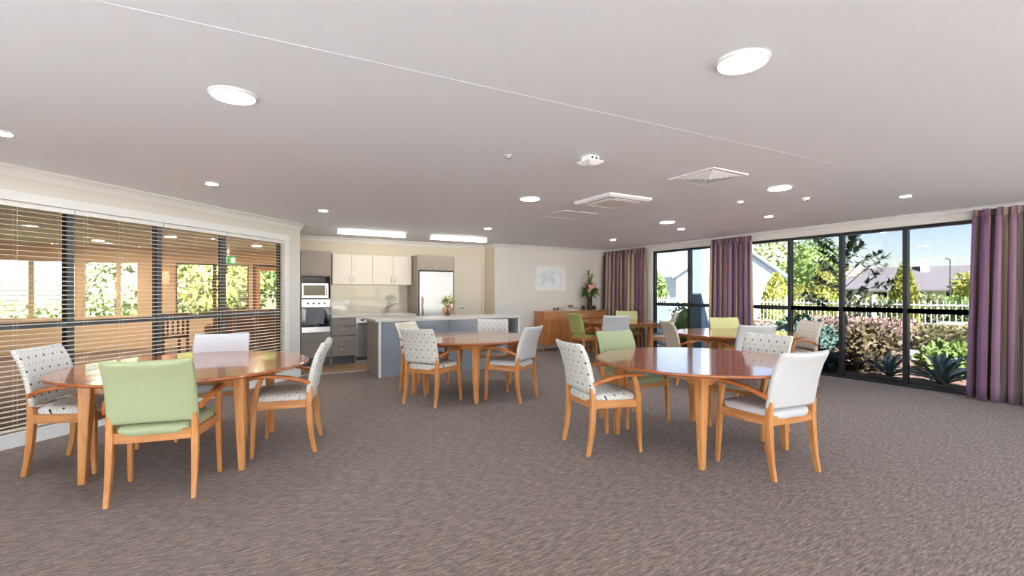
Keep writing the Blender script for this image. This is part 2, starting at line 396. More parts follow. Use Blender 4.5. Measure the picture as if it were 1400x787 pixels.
bxo('window_frame', M['alu_grey'], OX0, OX1, .085, .135, OZ1 - .04, OZ1, WI); bxo('window_frame', M['alu_grey'], OX0, OX1, .085, .135, OZ0, OZ0 + .04, WI)
bxo('window_frame', M['alu'], OX1 - .03, OX1, .085, .135, OZ0 + .04, OZ1 - .04, WI)
for m_ in mus:
    bxo('mullion', M['alu_grey'], m_ - .025, m_ + .03, .08, .1, OZ0 + .04, OZ1 - .04, WI)
    bxo('mullion', M['alu'], m_ - .03, m_ + .03, .1, .15, OZ0 + .04, OZ1 - .04, WI)
ed = [OX0] + mus[::-1] + [OX1 - .03]
for i in range(len(ed) - 1):
    a_, b_ = ed[i] + (.03 if i else 0), ed[i + 1] - (.03 if i < len(ed) - 2 else 0)
    bxo('transom', M['alu_grey'], a_, b_, .085, .13, 1.025, 1.078, WI)
    bxo('pane', M['glass'], a_, b_, .108, .112, 1.078, OZ1 - .04, WI); bxo('pane', M['glass'], a_, b_, .108, .112, OZ0 + .04, 1.025, WI)

# lounge behind the blinds: far wall with windows, side walls
FW = [(-4.95, -4.09), (-4.03, -3.30), (-3.18, -2.58), (-2.52, -2.16), (-1.43, -.66), (-.56, .16)]
ops = [(-4.95, -3.30), (-3.18, -2.16), (-1.43, .16)]
WF = MB().box(XL, 1.3, YF, YF + .15, 2.09, CH).box(XL, .30, YF, YF + .15, 0, .76).box(1.12, 1.3, YF, YF + .15, 0, .76)
for x0, x1 in ((XL, -7.2), (-5.6, -4.95), (-3.30, -3.18), (-2.16, -1.43), (.16, .30), (1.12, 1.3)): WF.box(x0, x1, YF, YF + .15, .76, 2.09)
struct(WF.build('wall_lounge', M['tan']))
for n_, (x0, x1, mm) in enumerate([(-7.2, -5.6, -6.4), (-4.95, -3.30, -4.06), (-3.18, -2.16, -2.55), (-1.43, .16, -.61)]):
    o = struct(thing('window_%d' % (7 + n_), None, None, (0, YF + .05, 0)))
    for a_ in ((x0, x0 + .03, .76, 2.09), (x1 - .03, x1, .76, 2.09), (mm - .04, mm + .04, .79, 2.06), (x0 + .03, x1 - .03, .76, .79), (x0 + .03, x1 - .03, 2.06, 2.09)):
        bxo('window_frame', M['brownw'] if n_ == 3 else M['tan'], a_[0], a_[1], 0, .06, a_[2], a_[3], o)
    bxo('pane', M['glass_l'], x0 + .03, mm - .04, .03, .034, .79, 2.06, o); bxo('pane', M['glass_l'], mm + .04, x1 - .03, .03, .034, .79, 2.06, o)
struct(bxo('wall_lounge_side', M['tan'], 1.2, 1.3, YK + .12, YF, 0, CH))
struct(bxo('wall_lounge_end', M['tan'], XL - .1, XL, 3.3, YF + .15, 0, CH))
struct(bxo('wall_lounge_front', M['tan'], XL, -4.15, 3.42, 3.54, 0, CH))
struct(bxo('wall_lounge_kitchen', M['tan'], .715, 1.2, YK + .13, YK + .2, 0, CH))
DL = struct(thing('door_2', None, None, (.26, YF - .06, 0)))
bxo('door_frame', M['brownw'], 0, .07, 0, .05, 0, 2.1, DL); bxo('door_frame', M['brownw'], .83, .9, 0, .05, 0, 2.1, DL); bxo('door_frame', M['brownw'], .07, .83, 0, .05, 2.03, 2.1, DL)
dl = thing('door_leaf', None, None); dl.parent = DL
for a_ in ((.07, .17, 0, 2.03), (.73, .83, 0, 2.03), (.17, .73, 1.93, 2.03), (.17, .73, 0, .2), (.17, .73, .78, .9)): bxo('door_stile', M['honey'], a_[0], a_[1], .01, .05, a_[2], a_[3], dl)
bxo('glass', M['glass_l'], .17, .73, .028, .032, .9, 1.93, dl); bxo('glass', M['glass_l'], .17, .73, .028, .032, .2, .78, dl)

# hinged door in the kitchen wall
D1 = struct(thing('door_1', None, None, (4.156, YK, 0)))
bxo('door_frame', M['cream'], 0, .06, -.025, -.001, 0, 2.14, D1); bxo('door_frame', M['cream'], .70, .76, -.025, -.001, 0, 2.14, D1); bxo('door_frame', M['cream'], .06, .70, -.025, -.001, 2.08, 2.14, D1)
bxo('door_leaf', M['cream'], .062, .698, -.016, -.001, .005, 2.078, D1)
MB().tube([(.13, -.016, 1.0), (.13, -.06, 1.0), (.24, -.06, 1.0)], .009).build('door_handle', M['chrome'], D1, True)

# ------------------------------------------------------------------ venetian blinds
def blind(x0, x1, label):
    b = thing('venetian_blind', label, 'blind', (.815, 8.265, 0), R(45), 'venetian blinds across the internal window')
    W = x1 - x0; cx = (x0 + x1) / 2
    bxo('head_rail', M['trim'], x0, x1, .02, .072, OZ1 - .045, OZ1 - .002, b)
    bxo('bottom_rail', M['slat'], x0, x1, .022, .07, OZ0 + .012, OZ0 + .03, b, .003)
    n = 44; z0 = OZ0 + .06; z1 = OZ1 - .075; sm = None
    for i in range(n):
        z = z0 + (z1 - z0) * i / (n - 1)
        if sm is None:
            mb = MB(); q = [(-.024, -.0035), (-.012, .0005), (0, .0018), (.012, .0012), (.024, -.001)]
            rs = []
            for xx in (-W / 2, W / 2):
                rs.append([(xx, y_, z_ + .0011) for y_, z_ in q] + [(xx, y_, z_ - .0011) for y_, z_ in q[::-1]])
            sm = mb.rings(rs).build('slat', M['slat'], b); sm.location = (cx, .046, z)
        else:
            inst(sm, 'slat', b, (cx, .046, z))
    for t_ in (.12, .5, .88):
        xx = x0 + W * t_
        for dy in (.0205, .0715):
            MB().tube([(xx, dy, OZ0 + .03), (xx, dy, OZ1 - .045)], .0013, 5).build('ladder_cord', M['cord'], b)
    return b
BL = [(-1.355, OX1 - .002, 'cream venetian blind beside the oven end of the angled wall'),
      (-2.235, -1.365, 'cream venetian blind in front of the green exit sign'),
      (-3.115, -2.245, 'cream venetian blind second from the photo edge, over the tan wall'),
      (-3.995, -3.125, 'cream venetian blind at the photo edge behind the patterned chair')]
for a_, b_, l_ in BL: blind(a_, b_, l_)

# ------------------------------------------------------------------ chairs
def yp(z):
    T = [(0, -.235), (.12, -.212), (.25, -.196), (.42, -.186), (.55, -.197), (.7, -.226), (.82, -.262), (.93, -.315)]
    for (a_, b_), (c_, d_) in zip(T, T[1:]):
        if z <= c_: return b_ + (d_ - b_) * (z - a_) / (c_ - a_)
    return T[-1][1]
def sgnpow(v, p): return math.copysign(abs(v) ** p, v)
def make_pad(fab, parent):
    mb = MB(); n = 28; Z = [.505, .507, .515, .53, .58, .64, .70, .76, .82, .87, .90, .918, .928, .932]
    S_ = [.35, .7, .93, 1, 1, 1, 1, 1, 1, 1, .97, .88, .6, .25]
    rs = []
    for z, sc in zip(Z, S_):
        r = []; hw = (.252 - .01 * (z - .5)) - .018 * (1 - sc) ; ht = .031 * sc
        for i in range(n):
            th = 2 * math.pi * i / n
            x = hw * sgnpow(math.cos(th), .35); yo = ht * sgnpow(math.sin(th), .6)
            y_ = yp(z) + yo - .030 * (1 - (x / .252) ** 2) + .012
            zz = z - (.012 * (1 - (x / .252) ** 2) if z > .85 else 0) + (.01 * (1 - (x / .252) ** 2) if z < .55 else 0)
            r.append((x, y_, zz))
        rs.append(r)
    mb.rings(rs)
    return mb.build('backrest', fab, parent, True, uvs=lambda i: (mb.v[i][0] + 3, mb.v[i][2] + .03), angle=60)
def make_seat(fab, parent):
    mb = MB(); n = 40; rs = []
    for z, sc in ((.425, .97), (.44, 1.0), (.463, 1.01), (.482, .985), (.495, .92), (.503, .78), (.508, .5), (.509, .2)):
        r = []
        for i in range(n):
            th = 2 * math.pi * i / n
            t_ = sgnpow(math.sin(th), .42); y_ = .018 + .232 * sc * t_
            hw = .245 + .022 * t_
            x = hw * sc * sgnpow(math.cos(th), .42)
            y_ += (.016 * (1 - (x / .28) ** 2) if t_ > 0 else 0) * sc
            r.append((x, y_, z))
        rs.append(r)
    mb.rings(rs)
    return mb.build('seat', fab, parent, True, uvs=lambda i: (mb.v[i][0] + 3, mb.v[i][1] + .4 + mb.v[i][2] * .6), angle=70)
def make_chair(fab):
    c = thing('dining_armchair', 'chair', 'chair')
    f = FAB[fab]
    make_seat(f, c); make_pad(f, c)
    for s in (-1, 1):
        zs = (0, .05, .12, .2, .28, .36, .42, .5, .56)
        MB().sweep([(s * (.235 - .008 * z), yp(z), z) for z in zs], [.028, .030, .033, .037, .040, .041, .041, .038, .034], [.032, .035, .038, .042, .046, .048, .047, .042, .036], up=(0, 1, 0)).build('leg', M['honey'], c)
        MB().sweep([(s * .279, .237, 0), (s * .277, .230, .12), (s * .274, .225, .26), (s * .272, .222, .40), (s * .273, .216, .48), (s * .278, .200, .56), (s * .288, .174, .63), (s * .292, .165, .648)],
                   [.026, .030, .034, .036, .036, .034, .031, .030], [.028, .033, .039, .044, .044, .04, .036, .036], up=(0, 1, 0)).build('leg', M['honey'], c)
        MB().sweep([(s * .288, .250, .640), (s * .290, .235, .653), (s * .296, .16, .664), (s * .300, .06, .662), (s * .297, -.04, .648), (s * .284, -.11, .628), (s * .270, -.160, .607), (s * .256, -.196, .590)],
                   [.034, .042, .046, .044, .042, .038, .033, .028], [.018, .025, .027, .027, .027, .027, .028, .028], ch=.35).build('armrest', M['arm'], c)
        MB().sweep([(s * .234, -.165, .418), (s * .252, .03, .418), (s * .268, .205, .418)], .024, .064, ch=.12).build('side_rail', M['honey_y'], c)
    MB().sweep([(-.255, .226, .418), (0, .240, .418), (.255, .226, .418)], .024, .064, ch=.12).build('front_rail', M['honey_x'], c)
    MB().sweep([(-.215, -.188, .42), (-.1, -.196, .42), (0, -.199, .42), (.1, -.196, .42), (.215, -.188, .42)], .024, .068, ch=.12).build('back_rail', M['honey_x'], c)
    return c
protos = {}
def chair(fab, bx, by, fx, fy, label, grp):
    """bx, by: midpoint of the two back feet; (fx, fy): direction the sitter faces"""
    if fab not in protos: protos[fab] = make_chair(fab); o = protos[fab]
    else: o = copy_tree(protos[fab])
    l = math.hypot(fx, fy); fx /= l; fy /= l
    o.rotation_euler = (0, 0, math.atan2(-fx, fy)); o.location = (bx + .235 * fx, by + .235 * fy, 0)
    tag(o, label, 'chair', grp); return o
GA, GB, GC, GD, GE = ('chairs around the table by the blinds', 'chairs around the table in the middle foreground', 'chairs around the table by the kitchen island', 'chairs around the table by the sideboard', 'chairs around the table by the big windows')
chair('pattern', -1.315, 4.995, .41, -.13, 'diamond-patterned armchair with its back against the blinds at the photo edge', GA)
chair('green', -.505, 3.765, .09, .47, 'sage green armchair with its back to the camera at the blinds table', GA)
chair('pattern', .595, 4.515, -.45, .11, 'diamond-patterned armchair at the kitchen end of the blinds table', GA)
chair('grey', -.18, 5.62, -.06, -.47, 'pale grey armchair behind the blinds table, back to the blinds', GA)
chair('pattern', 2.525, 3.265, .45, -.09, 'diamond-patterned armchair seen from behind in front of the large foreground table', GB)
chair('green', 3.61, 3.91, -.02, -.48, 'sage green armchair facing the camera behind the large foreground table', GB)
chair('pattern', 4.58, 2.82, -1, .02, 'diamond-patterned armchair on the window side of the large foreground table', GB)
chair('white', 3.53, 1.93, .06, .48, 'white armchair with its back to the camera, nearest of all the white ones', GB)
chair('pattern', 1.835, 5.395, .39, .25, 'diamond-patterned armchair seen from behind in front of the kitchen island', GC)
chair('cream', 2.085, 6.55, .28, -.35, 'cream armchair between the patterned one and the end of the kitchen island', GC)
chair('white', 3.14, 5.005, -.23, .38, 'white armchair at the kitchen island table, turned towards it', GC)
chair('pattern', 3.43, 6.55, -.49, -.87, 'diamond-patterned armchair facing the camera against the kitchen island', GC)
chair('olive', 5.96, 7.69, 1, -.1, 'olive green armchair seen side-on in front of the sideboard', GD)
chair('grey', 6.05, 6.60, .5, .866, 'pale grey armchair with its back to the camera at the sideboard table', GD)
chair('lime', 7.76, 8.10, -.6, -.8, 'yellow-green armchair in front of the corner curtain', GD)
chair('tanpattern', 7.66, 6.68, -.7, .7, 'tan patterned armchair in front of the narrow window at the sideboard table', GD)
chair('tanpattern', 5.60, 4.92, .86, -.45, 'tan patterned armchair at the kitchen side of the window table', GE)
chair('lime', 7.12, 5.08, -.5, -.866, 'yellow-green armchair in front of the middle curtain', GE)
chair('grey', 5.88, 3.75, .5, .866, 'pale grey armchair with its back to the camera at the window table', GE)
chair('tanpattern', 7.38, 3.88, -.9, .44, 'tan patterned armchair close to the big window beside the shrubs', GE)

# ------------------------------------------------------------------ tables
def make_table():
    t = thing('round_dining_table', 'table', 'table')
    mb = MB(); seg = 72
    mb.lathe([(.2, .722), (.865, .722), (.893, .730), (.9, .738), (.898, .747), (.888, .752), (.5, .752)], seg=seg)
    mb.build('tabletop', M['top'], t, True, angle=25)
    for sx in (-1, 1):
        for sy in (-1, 1):
            rs = []
            for z, wd in ((0, .042), (.3, .058), (.62, .076), (.7215, .078)):
                ox, oy = sx * .5 + sx * .025, sy * .5 + sy * .025       # outer corner stays plumb, inner faces taper
                c = .004
                q = [(0, -c), (-c, 0), (-wd + c, 0), (-wd, -c), (-wd, -wd + c), (-wd + c, -wd), (-c, -wd), (0, -wd + c)]
                rs.append([(ox + sx * a_, oy + sy * b_, z) for a_, b_ in q])
            MB().rings(rs).build('leg', M['honey'], t)
    for s in (-1, 1):
        for ax in (0, 1):
            pts = [(-.447, .722), (-.447, .63), (-.37, .63), (-.33, .652), (.33, .652), (.37, .63), (.447, .63), (.447, .722)]
            v = []; y0, y1 = s * .475 - .011, s * .475 + .011
            for yy in (y0, y1): v += [((a_, yy, b_) if ax == 0 else (yy, a_, b_)) for a_, b_ in pts]
            n = len(pts); m = MB().add(v, [(0, 1, 2, 3), (0, 3, 4, 7), (4, 5, 6, 7)] + [(8, 9, 10, 11)[::-1], (8, 11, 12, 15)[::-1], (12, 13, 14, 15)[::-1]] + [(i, (i + 1) % n, n + (i + 1) % n, n + i) for i in range(n)])
            m.build('apron', M['honey_x'] if ax == 0 else M['honey_y'], t)
    return t
T0 = make_table()
for i, (x, y, a_, l_) in enumerate([(-.36, 4.745, -14.5, 'round polished wooden table beside the blinds'),
                                    (3.585, 2.85, -3.5, 'round polished wooden table in the foreground between a white and a patterned chair'),
                                    (2.665, 5.845, 29.7, 'round polished wooden table in front of the kitchen island'),
                                    (6.98, 7.45, -30.0, 'round polished wooden table in front of the sideboard'),
                                    (6.45, 4.42, 15.0, 'round polished wooden table by the big windows and middle curtain')]):
    o = T0 if i == 0 else copy_tree(T0)
    o.location = (x, y, 0); o.rotation_euler = (0, 0, R(a_)); tag(o, l_, 'table', 'round dining tables')

# ------------------------------------------------------------------ kitchen joinery
def handle_h(x, y, z, parent, w_=.10, m=None):
    MB().tube([(x - w_ / 2, y, z), (x - w_ / 2, y - .024, z), (x, y - .028, z), (x + w_ / 2, y - .024, z), (x + w_ / 2, y, z)], .005, 6).build('handle', m or M['chrome'], parent, True)
def handle_pair(x, y, z, parent):
    for dx in (-.045, .045): MB().ball((x + dx, y - .018, z), .018, 10, 6, (1.5, .7, .6)).build('knob', M['chrome'], parent, True)
def handle_v(x, y, z, parent):
    MB().tube([(x, y, z - .05), (x, y - .024, z - .05), (x, y - .028, z), (x, y - .024, z + .05), (x, y, z + .05)], .006, 6).build('handle', M['steel'], parent, True)
YC = 9.25
def carcass(o, m, w_, z0, z1, d=YK - YC - .01, t=.018):
    bxo('side_panel', m, 0, t, .02, d, z0, z1, o); bxo('side_panel', m, w_ - t, w_, .02, d, z0, z1, o)
    bxo('back_panel', m, t, w_ - t, d - .01, d, z0, z1, o)
# oven tower
TW = thing('oven_tower_cabinet', 'tall taupe cabinet housing the oven, beside the angled wall', 'cabinet', (.923, YC, 0))
w_ = .525
carcass(TW, M['taupe_d'], w_, .0, 2.12)
bxo('top_panel', M['taupe'], .018, w_ - .018, .02, .58, 2.102, 2.12, TW)
dd = bxo('overhead_door', M['taupe'], .002, w_ - .002, 0, .019, 1.675, 2.118, TW, .002); handle_h(w_ / 2 - .03, 0, 1.71, dd, .12)
for z in (1.655, 1.235, .60): bxo('shelf', M['taupe_d'], .018, w_ - .018, .02, .575, z, z + .018, TW)
for z0, z1 in ((.44, .598), (.24, .435)):
    d_ = bxo('drawer', M['taupe_d'], .002, w_ - .002, 0, .019, z0, z1, TW, .002); handle_h(w_ / 2 - .02, 0, (z0 + z1) / 2 + .03, d_, .13)
bxo('drawer', M['taupe_d'], .002, w_ - .002, 0, .019, .155, .235, TW, .002)
bxo('plinth', M['island_d'], .018, w_ - .018, .05, .065, 0, .15, TW)
MW = thing('microwave', 'silver microwave in the tall cabinet above the oven', 'microwave', (.945, YC + .03, 1.255))
bxo('body', M['steel'], 0, .46, .02, .40, 0, .27, MW, .004)
md = bxo('door', M['steel'], .002, .458, 0, .0195, .002, .268, MW, .004); bxo('window', M['black'], .03, .40, -.003, -.0005, .045, .235, md)
MB().tube([(.425, -.002, .05), (.425, -.025, .06), (.425, -.025, .21), (.425, -.002, .22)], .006, 6).build('handle', M['chrome'], md, True)
OV = thing('oven', 'stainless steel built-in oven with a dark glass door', 'oven', (.945, YC + .002, .62))
bxo('body', M['darkgrey'], 0, .48, .02, .55, 0, .60, OV)
cp = bxo('control_panel', M['steel'], -.004, .484, -.004, .018, .465, .605, OV, .003)
for i in range(4): MB().lathe([(.019, 0), (.018, .02), (.012, .022)], seg=14).build('knob', M['darkgrey'], cp, True, loc=(.10 + i * .095, -.004, .535)).rotation_euler = (R(90), 0, 0)
od = bxo('door', M['black'], -.004, .484, -.004, .018, .105, .455, OV, .003)
MB().tube([(.03, -.004, .43), (.03, -.035, .435), (.45, -.035, .435), (.45, -.004, .43)], .008, 8).build('handle', M['steel'], od, True)
bxo('trim_strip', M['steel'], -.004, .484, -.004, .018, .0, .1, OV, .003)
tw = MB(); rs = []
for i in range(15):
    t_ = i / 14; zz = .448 - .29 * t_
    rs.append([(.07 + .30 * k_ / 11 + .004 * math.sin(7 * t_ + k_), -.047 - .004 * math.sin(k_ * 1.3 + t_ * 2) * t_ ** .5 - .0, zz - .006 * math.sin(k_ * .6) * t_) for k_ in range(12)] +
              [(.07 + .30 * k_ / 11 + .004 * math.sin(7 * t_ + k_), -.042 - .004 * math.sin(k_ * 1.3 + t_ * 2) * t_ ** .5, zz - .006 * math.sin(k_ * .6) * t_) for k_ in range(11, -1, -1)])
tw.rings(rs)
tw.box(.07, .37, -.047, -.022, .446, .452)
tag(tw.build('towel', M['towel'], None, True, loc=(.945, YC + .002, .62), angle=50), 'grey towel hanging over the oven door handle', 'towel')

# drawer base, dishwasher, sink base, worktop
DB = thing('drawer_cabinet', 'taupe base cabinet of four drawers beside the dishwasher', 'cabinet', (1.452, YC, 0)); w_ = .445
carcass(DB, M['taupe_d'], w_, 0, .878)
for z0, z1 in ((.725, .872), (.54, .718), (.352, .533), (.157, .345)):
    d_ = bxo('drawer', M['taupe_d'], .002, w_ - .002, 0, .019, z0, z1, DB, .002); handle_pair(w_ / 2, 0, (z0 + z1) / 2 + .03, d_)
bxo('plinth', M['island_d'], .018, w_ - .018, .05, .065, 0, .15, DB)
DW = thing('dishwasher', 'slim stainless dishwasher between the drawers and the island', 'dishwasher', (1.90, YC, 0))
bxo('body', M['darkgrey'], .004, .594, .02, .57, .05, .876, DW)
dp = bxo('door', M['steel'], 0, .598, -.004, .0195, .12, .77, DW, .004); bxo('plinth', M['steel'], .0, .598, .02, .035, .0, .049, DW)
cp = bxo('control_panel', M['white'], 0, .598, -.004, .0195, .775, .875, DW, .004); bxo('display', M['black'], .08, .14, -.006, -.0042, .81, .84, cp)
bxo('handle', M['chrome'], .02, .578, -.03, -.0045, .745, .765, dp, .004)
SB = thing('sink_cabinet', 'taupe sink base cabinet behind the island', 'cabinet', (2.505, YC, 0)); w_ = .575
carcass(SB, M['taupe_d'], w_, 0, .878)
for s in (0, 1):
    d_ = bxo('door', M['taupe_d'], .002 + s * w_ / 2, w_ / 2 - .002 + s * w_ / 2, 0, .019, .157, .872, SB, .002); handle_v(w_ / 2 + (.04 if s else -.04), 0, .8, d_)
WT = thing('kitchen_worktop', 'pale stone worktop running under the splashback', 'worktop', (1.452, YC - .02, .88))
bxo('slab', M['bench'], 0, 1.628, 0, .615, 0, .04, WT, .004)
tag(bxo('splashback', M['splash'], 1.452, 3.08, YK - .009, YK - .0005, .921, 1.508), 'glossy pale glass splashback below the cream wall cabinets', 'splashback')
SK = thing('sink', 'stainless steel sink set in the worktop under the splashback', 'sink', (2.55, 9.36, .921))
MB().box(0, .5, 0, .03, 0, .006).box(0, .5, .32, .36, 0, .006).box(0, .03, .03, .32, 0, .006).box(.47, .5, .03, .32, 0, .006).build('rim', M['steel'], SK)
bxo('bowl', M['steel'], .03, .47, .03, .32, .0, .002, SK)
TP = thing('mixer_tap', 'chrome mixer tap at the kitchen sink', 'tap', (2.62, 9.76, .921))
MB().lathe([(.026, 0), (.026, .012), (.019, .02), (.019, .14), (.012, .15)], seg=14).build('body', M['chrome'], TP, True)
MB().tube([(0, 0, .10), (.07, -.05, .16), (.16, -.13, .205), (.2, -.165, .2), (.205, -.17, .18)], [.011, .010, .010, .010, .010]).build('spout', M['chrome'], TP, True)
MB().tube([(0, 0, .148), (-.01, -.01, .2)], .006, 6).build('lever', M['chrome'], TP, True)
for x, l_ in ((1.575, 'white power outlet on the splashback next to the oven tower'), (1.775, 'white power outlet on the splashback further from the oven tower')):
    o = thing('power_outlet', l_, 'outlet', (x, YK - .0095, 1.125), group='power outlets'); bxo('plate', M['white'], 0, .115, -.008, 0, 0, .072, o, .002)
    for dx in (.025, .07): bxo('switch', M['trim'], dx, dx + .016, -.011, -.0082, .04, .06, o)
# wall cabinets
for k_, (x0, x1, x2, l_) in enumerate(((1.508, 1.856, 2.265, 'cream double-door wall cabinet next to the oven tower'), (2.267, 2.677, 3.067, 'cream double-door wall cabinet next to the fridge'))):
    o = thing('wall_cabinet', l_, 'cabinet', (x0, 9.5, 1.512), group='cream wall cabinets'); W = x2 - x0; m_ = x1 - x0; h_ = .59
    MB().box(0, W, .02, .34, 0, .018).box(0, W, .02, .34, h_ - .018, h_).box(0, .018, .02, .34, .018, h_ - .018).box(W - .018, W, .02, .34, .018, h_ - .018).box(.018, W - .018, .33, .34, .018, h_ - .018).build('body', M['cream'], o)
    d_ = bxo('door', M['cream'], .0015, m_ - .0015, 0, .019, .002, h_ - .002, o, .002); handle_v(m_ - .04, 0, .11, d_)
    d_ = bxo('door', M['cream'], m_ + .0015, W - .0015, 0, .019, .002, h_ - .002, o, .002); handle_v(m_ + .04, 0, .11, d_)
# fridge surround and fridge
FC = thing('fridge_cabinet', 'taupe cabinet over and beside the stainless fridge', 'cabinet', (3.085, 9.18, 0)); dpt = YK - 9.18 - .01
bxo('side_panel', M['taupe'], 0, .022, 0, dpt, 0, 2.115, FC); bxo('side_panel', M['taupe'], .785, .807, 0, dpt, 0, 2.115, FC)
bxo('top_panel', M['taupe'], .022, .785, .02, dpt, 2.097, 2.115, FC); bxo('bottom_panel', M['taupe'], .022, .785, .02, dpt, 1.81, 1.828, FC)
d_ = bxo('door', M['taupe'], .024, .783, 0, .019, 1.812, 2.113, FC, .002); handle_h(.40, 0, 1.86, d_, .14)
FR = thing('refrigerator', 'stainless steel refrigerator in the taupe surround', 'refrigerator', (3.125, 9.17, 0))
bxo('body', M['darkgrey'], 0, .73, .045, .60, .03, 1.785, FR, .004)
d_ = bxo('door', M['steel'], 0, .73, -.015, .04, .66, 1.785, FR, .008)
MB().tube([(.06, -.015, .72), (.06, -.055, .74), (.06, -.055, 1.25), (.06, -.015, 1.27)], .011, 8).build('handle', M['chrome'], d_, True)
bxo('badge', M['darkgrey'], .52, .64, -.018, -.0155, 1.235, 1.275, d_)
d_ = bxo('freezer_door', M['steel'], 0, .73, -.015, .04, .05, .65, FR, .008)
MB().tube([(.06, -.015, .3), (.06, -.055, .32), (.06, -.055, .58), (.06, -.015, .6)], .011, 8).build('handle', M['chrome'], d_, True)

# island
IS = thing('kitchen_island', 'long grey-blue kitchen island with a pale benchtop', 'island', (1.88, 7.47, 0)); W = 2.60; Dp = .84
bxo('end_panel', M['trim'], 0, .036, 0, .05, 0, .885, IS); bxo('end_panel', M['taupe'], 0.002, .034, .05, Dp - .02, 0, .885, IS)
bxo('end_panel', M['trim'], W - .036, W, 0, Dp - .02, 0, .885, IS)
bxo('front_panel', M['island'], .036, 1.188, .02, .04, .0, .885, IS); bxo('front_panel', M['island'], 1.192, 2.32, .02, .04, .0, .885, IS)
nb = thing('open_niche', None, None); nb.parent = IS
MB().box(2.32, 2.34, .02, .5, 0, .885).box(2.34, W - .036, .48, .5, 0, .885).box(2.34, W - .036, .03, .48, .40, .42).box(2.34, W - .036, .03, .48, 0, .03).build('niche_lining', M['island_d'], nb)
bxo('back_panel', M['taupe_d'], .036, W - .036, Dp - .06, Dp - .04, .1, .885, IS); bxo('plinth', M['island_d'], .036, 2.32, .06, .07, 0, .1, IS)
bxo('benchtop', M['bench'], -.06, W + .012, -.03, Dp + .02, .8855, .925, IS, .004)

# ------------------------------------------------------------------ vases and flowers
M['vase'] = glass_pane('rosy_brown_glass', (.93, .80, .72))
M['dvase'] = mat('dark_brown_glaze', (54, 40, 40), .12, var=.1, coat=.5)
M['leaf'] = mat('dark_green_leaf', (58, 84, 48), .5, scale=60, rgb2=(96, 120, 64))
M['leafl'] = mat('lime_green_leaf', (138, 158, 76), .5, scale=60, rgb2=(176, 188, 106))
M['pink'] = mat('pink_petal', (232, 172, 168), .6, scale=60, rgb2=(240, 200, 190))
M['peach'] = mat('peach_petal', (240, 214, 176), .6, scale=60, rgb2=(246, 230, 206))
def leaf_quad(mb, p, d, L, wd, up=Vector((0, 0, 1)), bend=.15):
    p = Vector(p); d = Vector(d).normalized()
    sd = d.cross(up)
    if sd.length < 1e-3: sd = d.cross(Vector((1, 0, 0)))
    sd.normalize(); nn = sd.cross(d)
    mb.add([p, p + d * L * .45 + sd * wd / 2 - nn * bend * L * .2, p + d * L - nn * bend * L, p + d * L * .45 - sd * wd / 2 - nn * bend * L * .2, p + d * L * .45 + nn * bend * L * .15], [(0, 1, 4), (1, 2, 4), (2, 3, 4), (3, 0, 4)])
def rdir(zmin=-1.0):
    while True:
        v = Vector((random.uniform(-1, 1), random.uniform(-1, 1), random.uniform(-1, 1)))
        if .05 < v.length < 1 and v.normalized().z > zmin: return v.normalized()
def blossom(mb, c, r, n=14):
    for i in range(n):
        th = i * 2.4; ph = .25 + 1.1 * i / n
        d = Vector((math.cos(th) * math.sin(ph), math.sin(th) * math.sin(ph), math.cos(ph)))
        leaf_quad(mb, Vector(c), d, r, r * .8, up=Vector((math.sin(th), -math.cos(th), .1)), bend=-.15)
    mb.ball(c, r * .45, 8, 5)
V1 = thing('glass_vase', 'round rosy glass vase standing on the kitchen island', 'vase', (3.24, 7.95, .926))
pr = [(.045, 0), (.075, .02), (.1, .065), (.105, .1), (.095, .14), (.07, .172), (.055, .19), (.06, .2), (.055, .2), (.05, .19), (.065, .17), (.089, .14), (.098, .1), (.093, .068), (.07, .026), (.03, .008)]
MB().lathe(pr, seg=28).build('vase_body', M['vase'], V1, True)
B1 = thing('flower_bouquet', 'bouquet of peach flowers and green leaves in the round island vase', 'flowers', (3.24, 7.95, .94))
mb = MB()
for i in range(9):
    th = i * .7; mb.tube([(.03 * math.cos(th + 3), .03 * math.sin(th + 3), .0), (.0, .0, .15), (.11 * math.cos(th), .11 * math.sin(th), .26)], .004, 5)
mb.build('stems', M['leaf'], B1)
mb = MB()
for i in range(130):
    d = rdir(.0); leaf_quad(mb, Vector((0, 0, .2)) + d * random.uniform(.05, .14), (d + rdir(-.3) * .7), random.uniform(.05, .09), .03)
mb.build('foliage', M['leafl'], B1)
for i in range(7):
    mb = MB(); th = i * .9; blossom(mb, (.075 * math.cos(th) * (i > 0), .075 * math.sin(th) * (i > 0), .31 - .03 * (i > 0) + .015 * (i % 3)), .045); mb.build('blossom', M['peach'], B1)

# ------------------------------------------------------------------ sideboard and what stands on it
SD = thing('sideboard', 'long timber sideboard with cupboard doors against the far wall', 'sideboard', (6.0, 8.95, 0)); W = 1.93; D_ = .375
bxo('top', M['rimu'], -.02, W + .02, -.02, D_ + .005, .893, .92, SD, .004)
bxo('side_panel', M['rimu_v'], 0, .03, .025, D_, .13, .892, SD); bxo('side_panel', M['rimu_v'], W - .03, W, .025, D_, .13, .892, SD)
bxo('back_panel', M['rimu'], .03, W - .03, D_ - .012, D_, .13, .892, SD); bxo('bottom_panel', M['rimu'], .03, W - .03, .025, D_ - .012, .13, .15, SD)
for sx in (0, W - .045):
    for sy in (0, D_ - .045): MB().rings([[(sx + .0225 + a_ * h_, sy + .0225 + b_ * h_, z) for a_, b_ in ((-1, -1), (1, -1), (1, 1), (-1, 1))] for z, h_ in ((0, .014), (.13, .022), (.892, .0224))]).build('leg', M['rimu_v'], SD)
n_ = 4; u_ = (W - .09) / n_
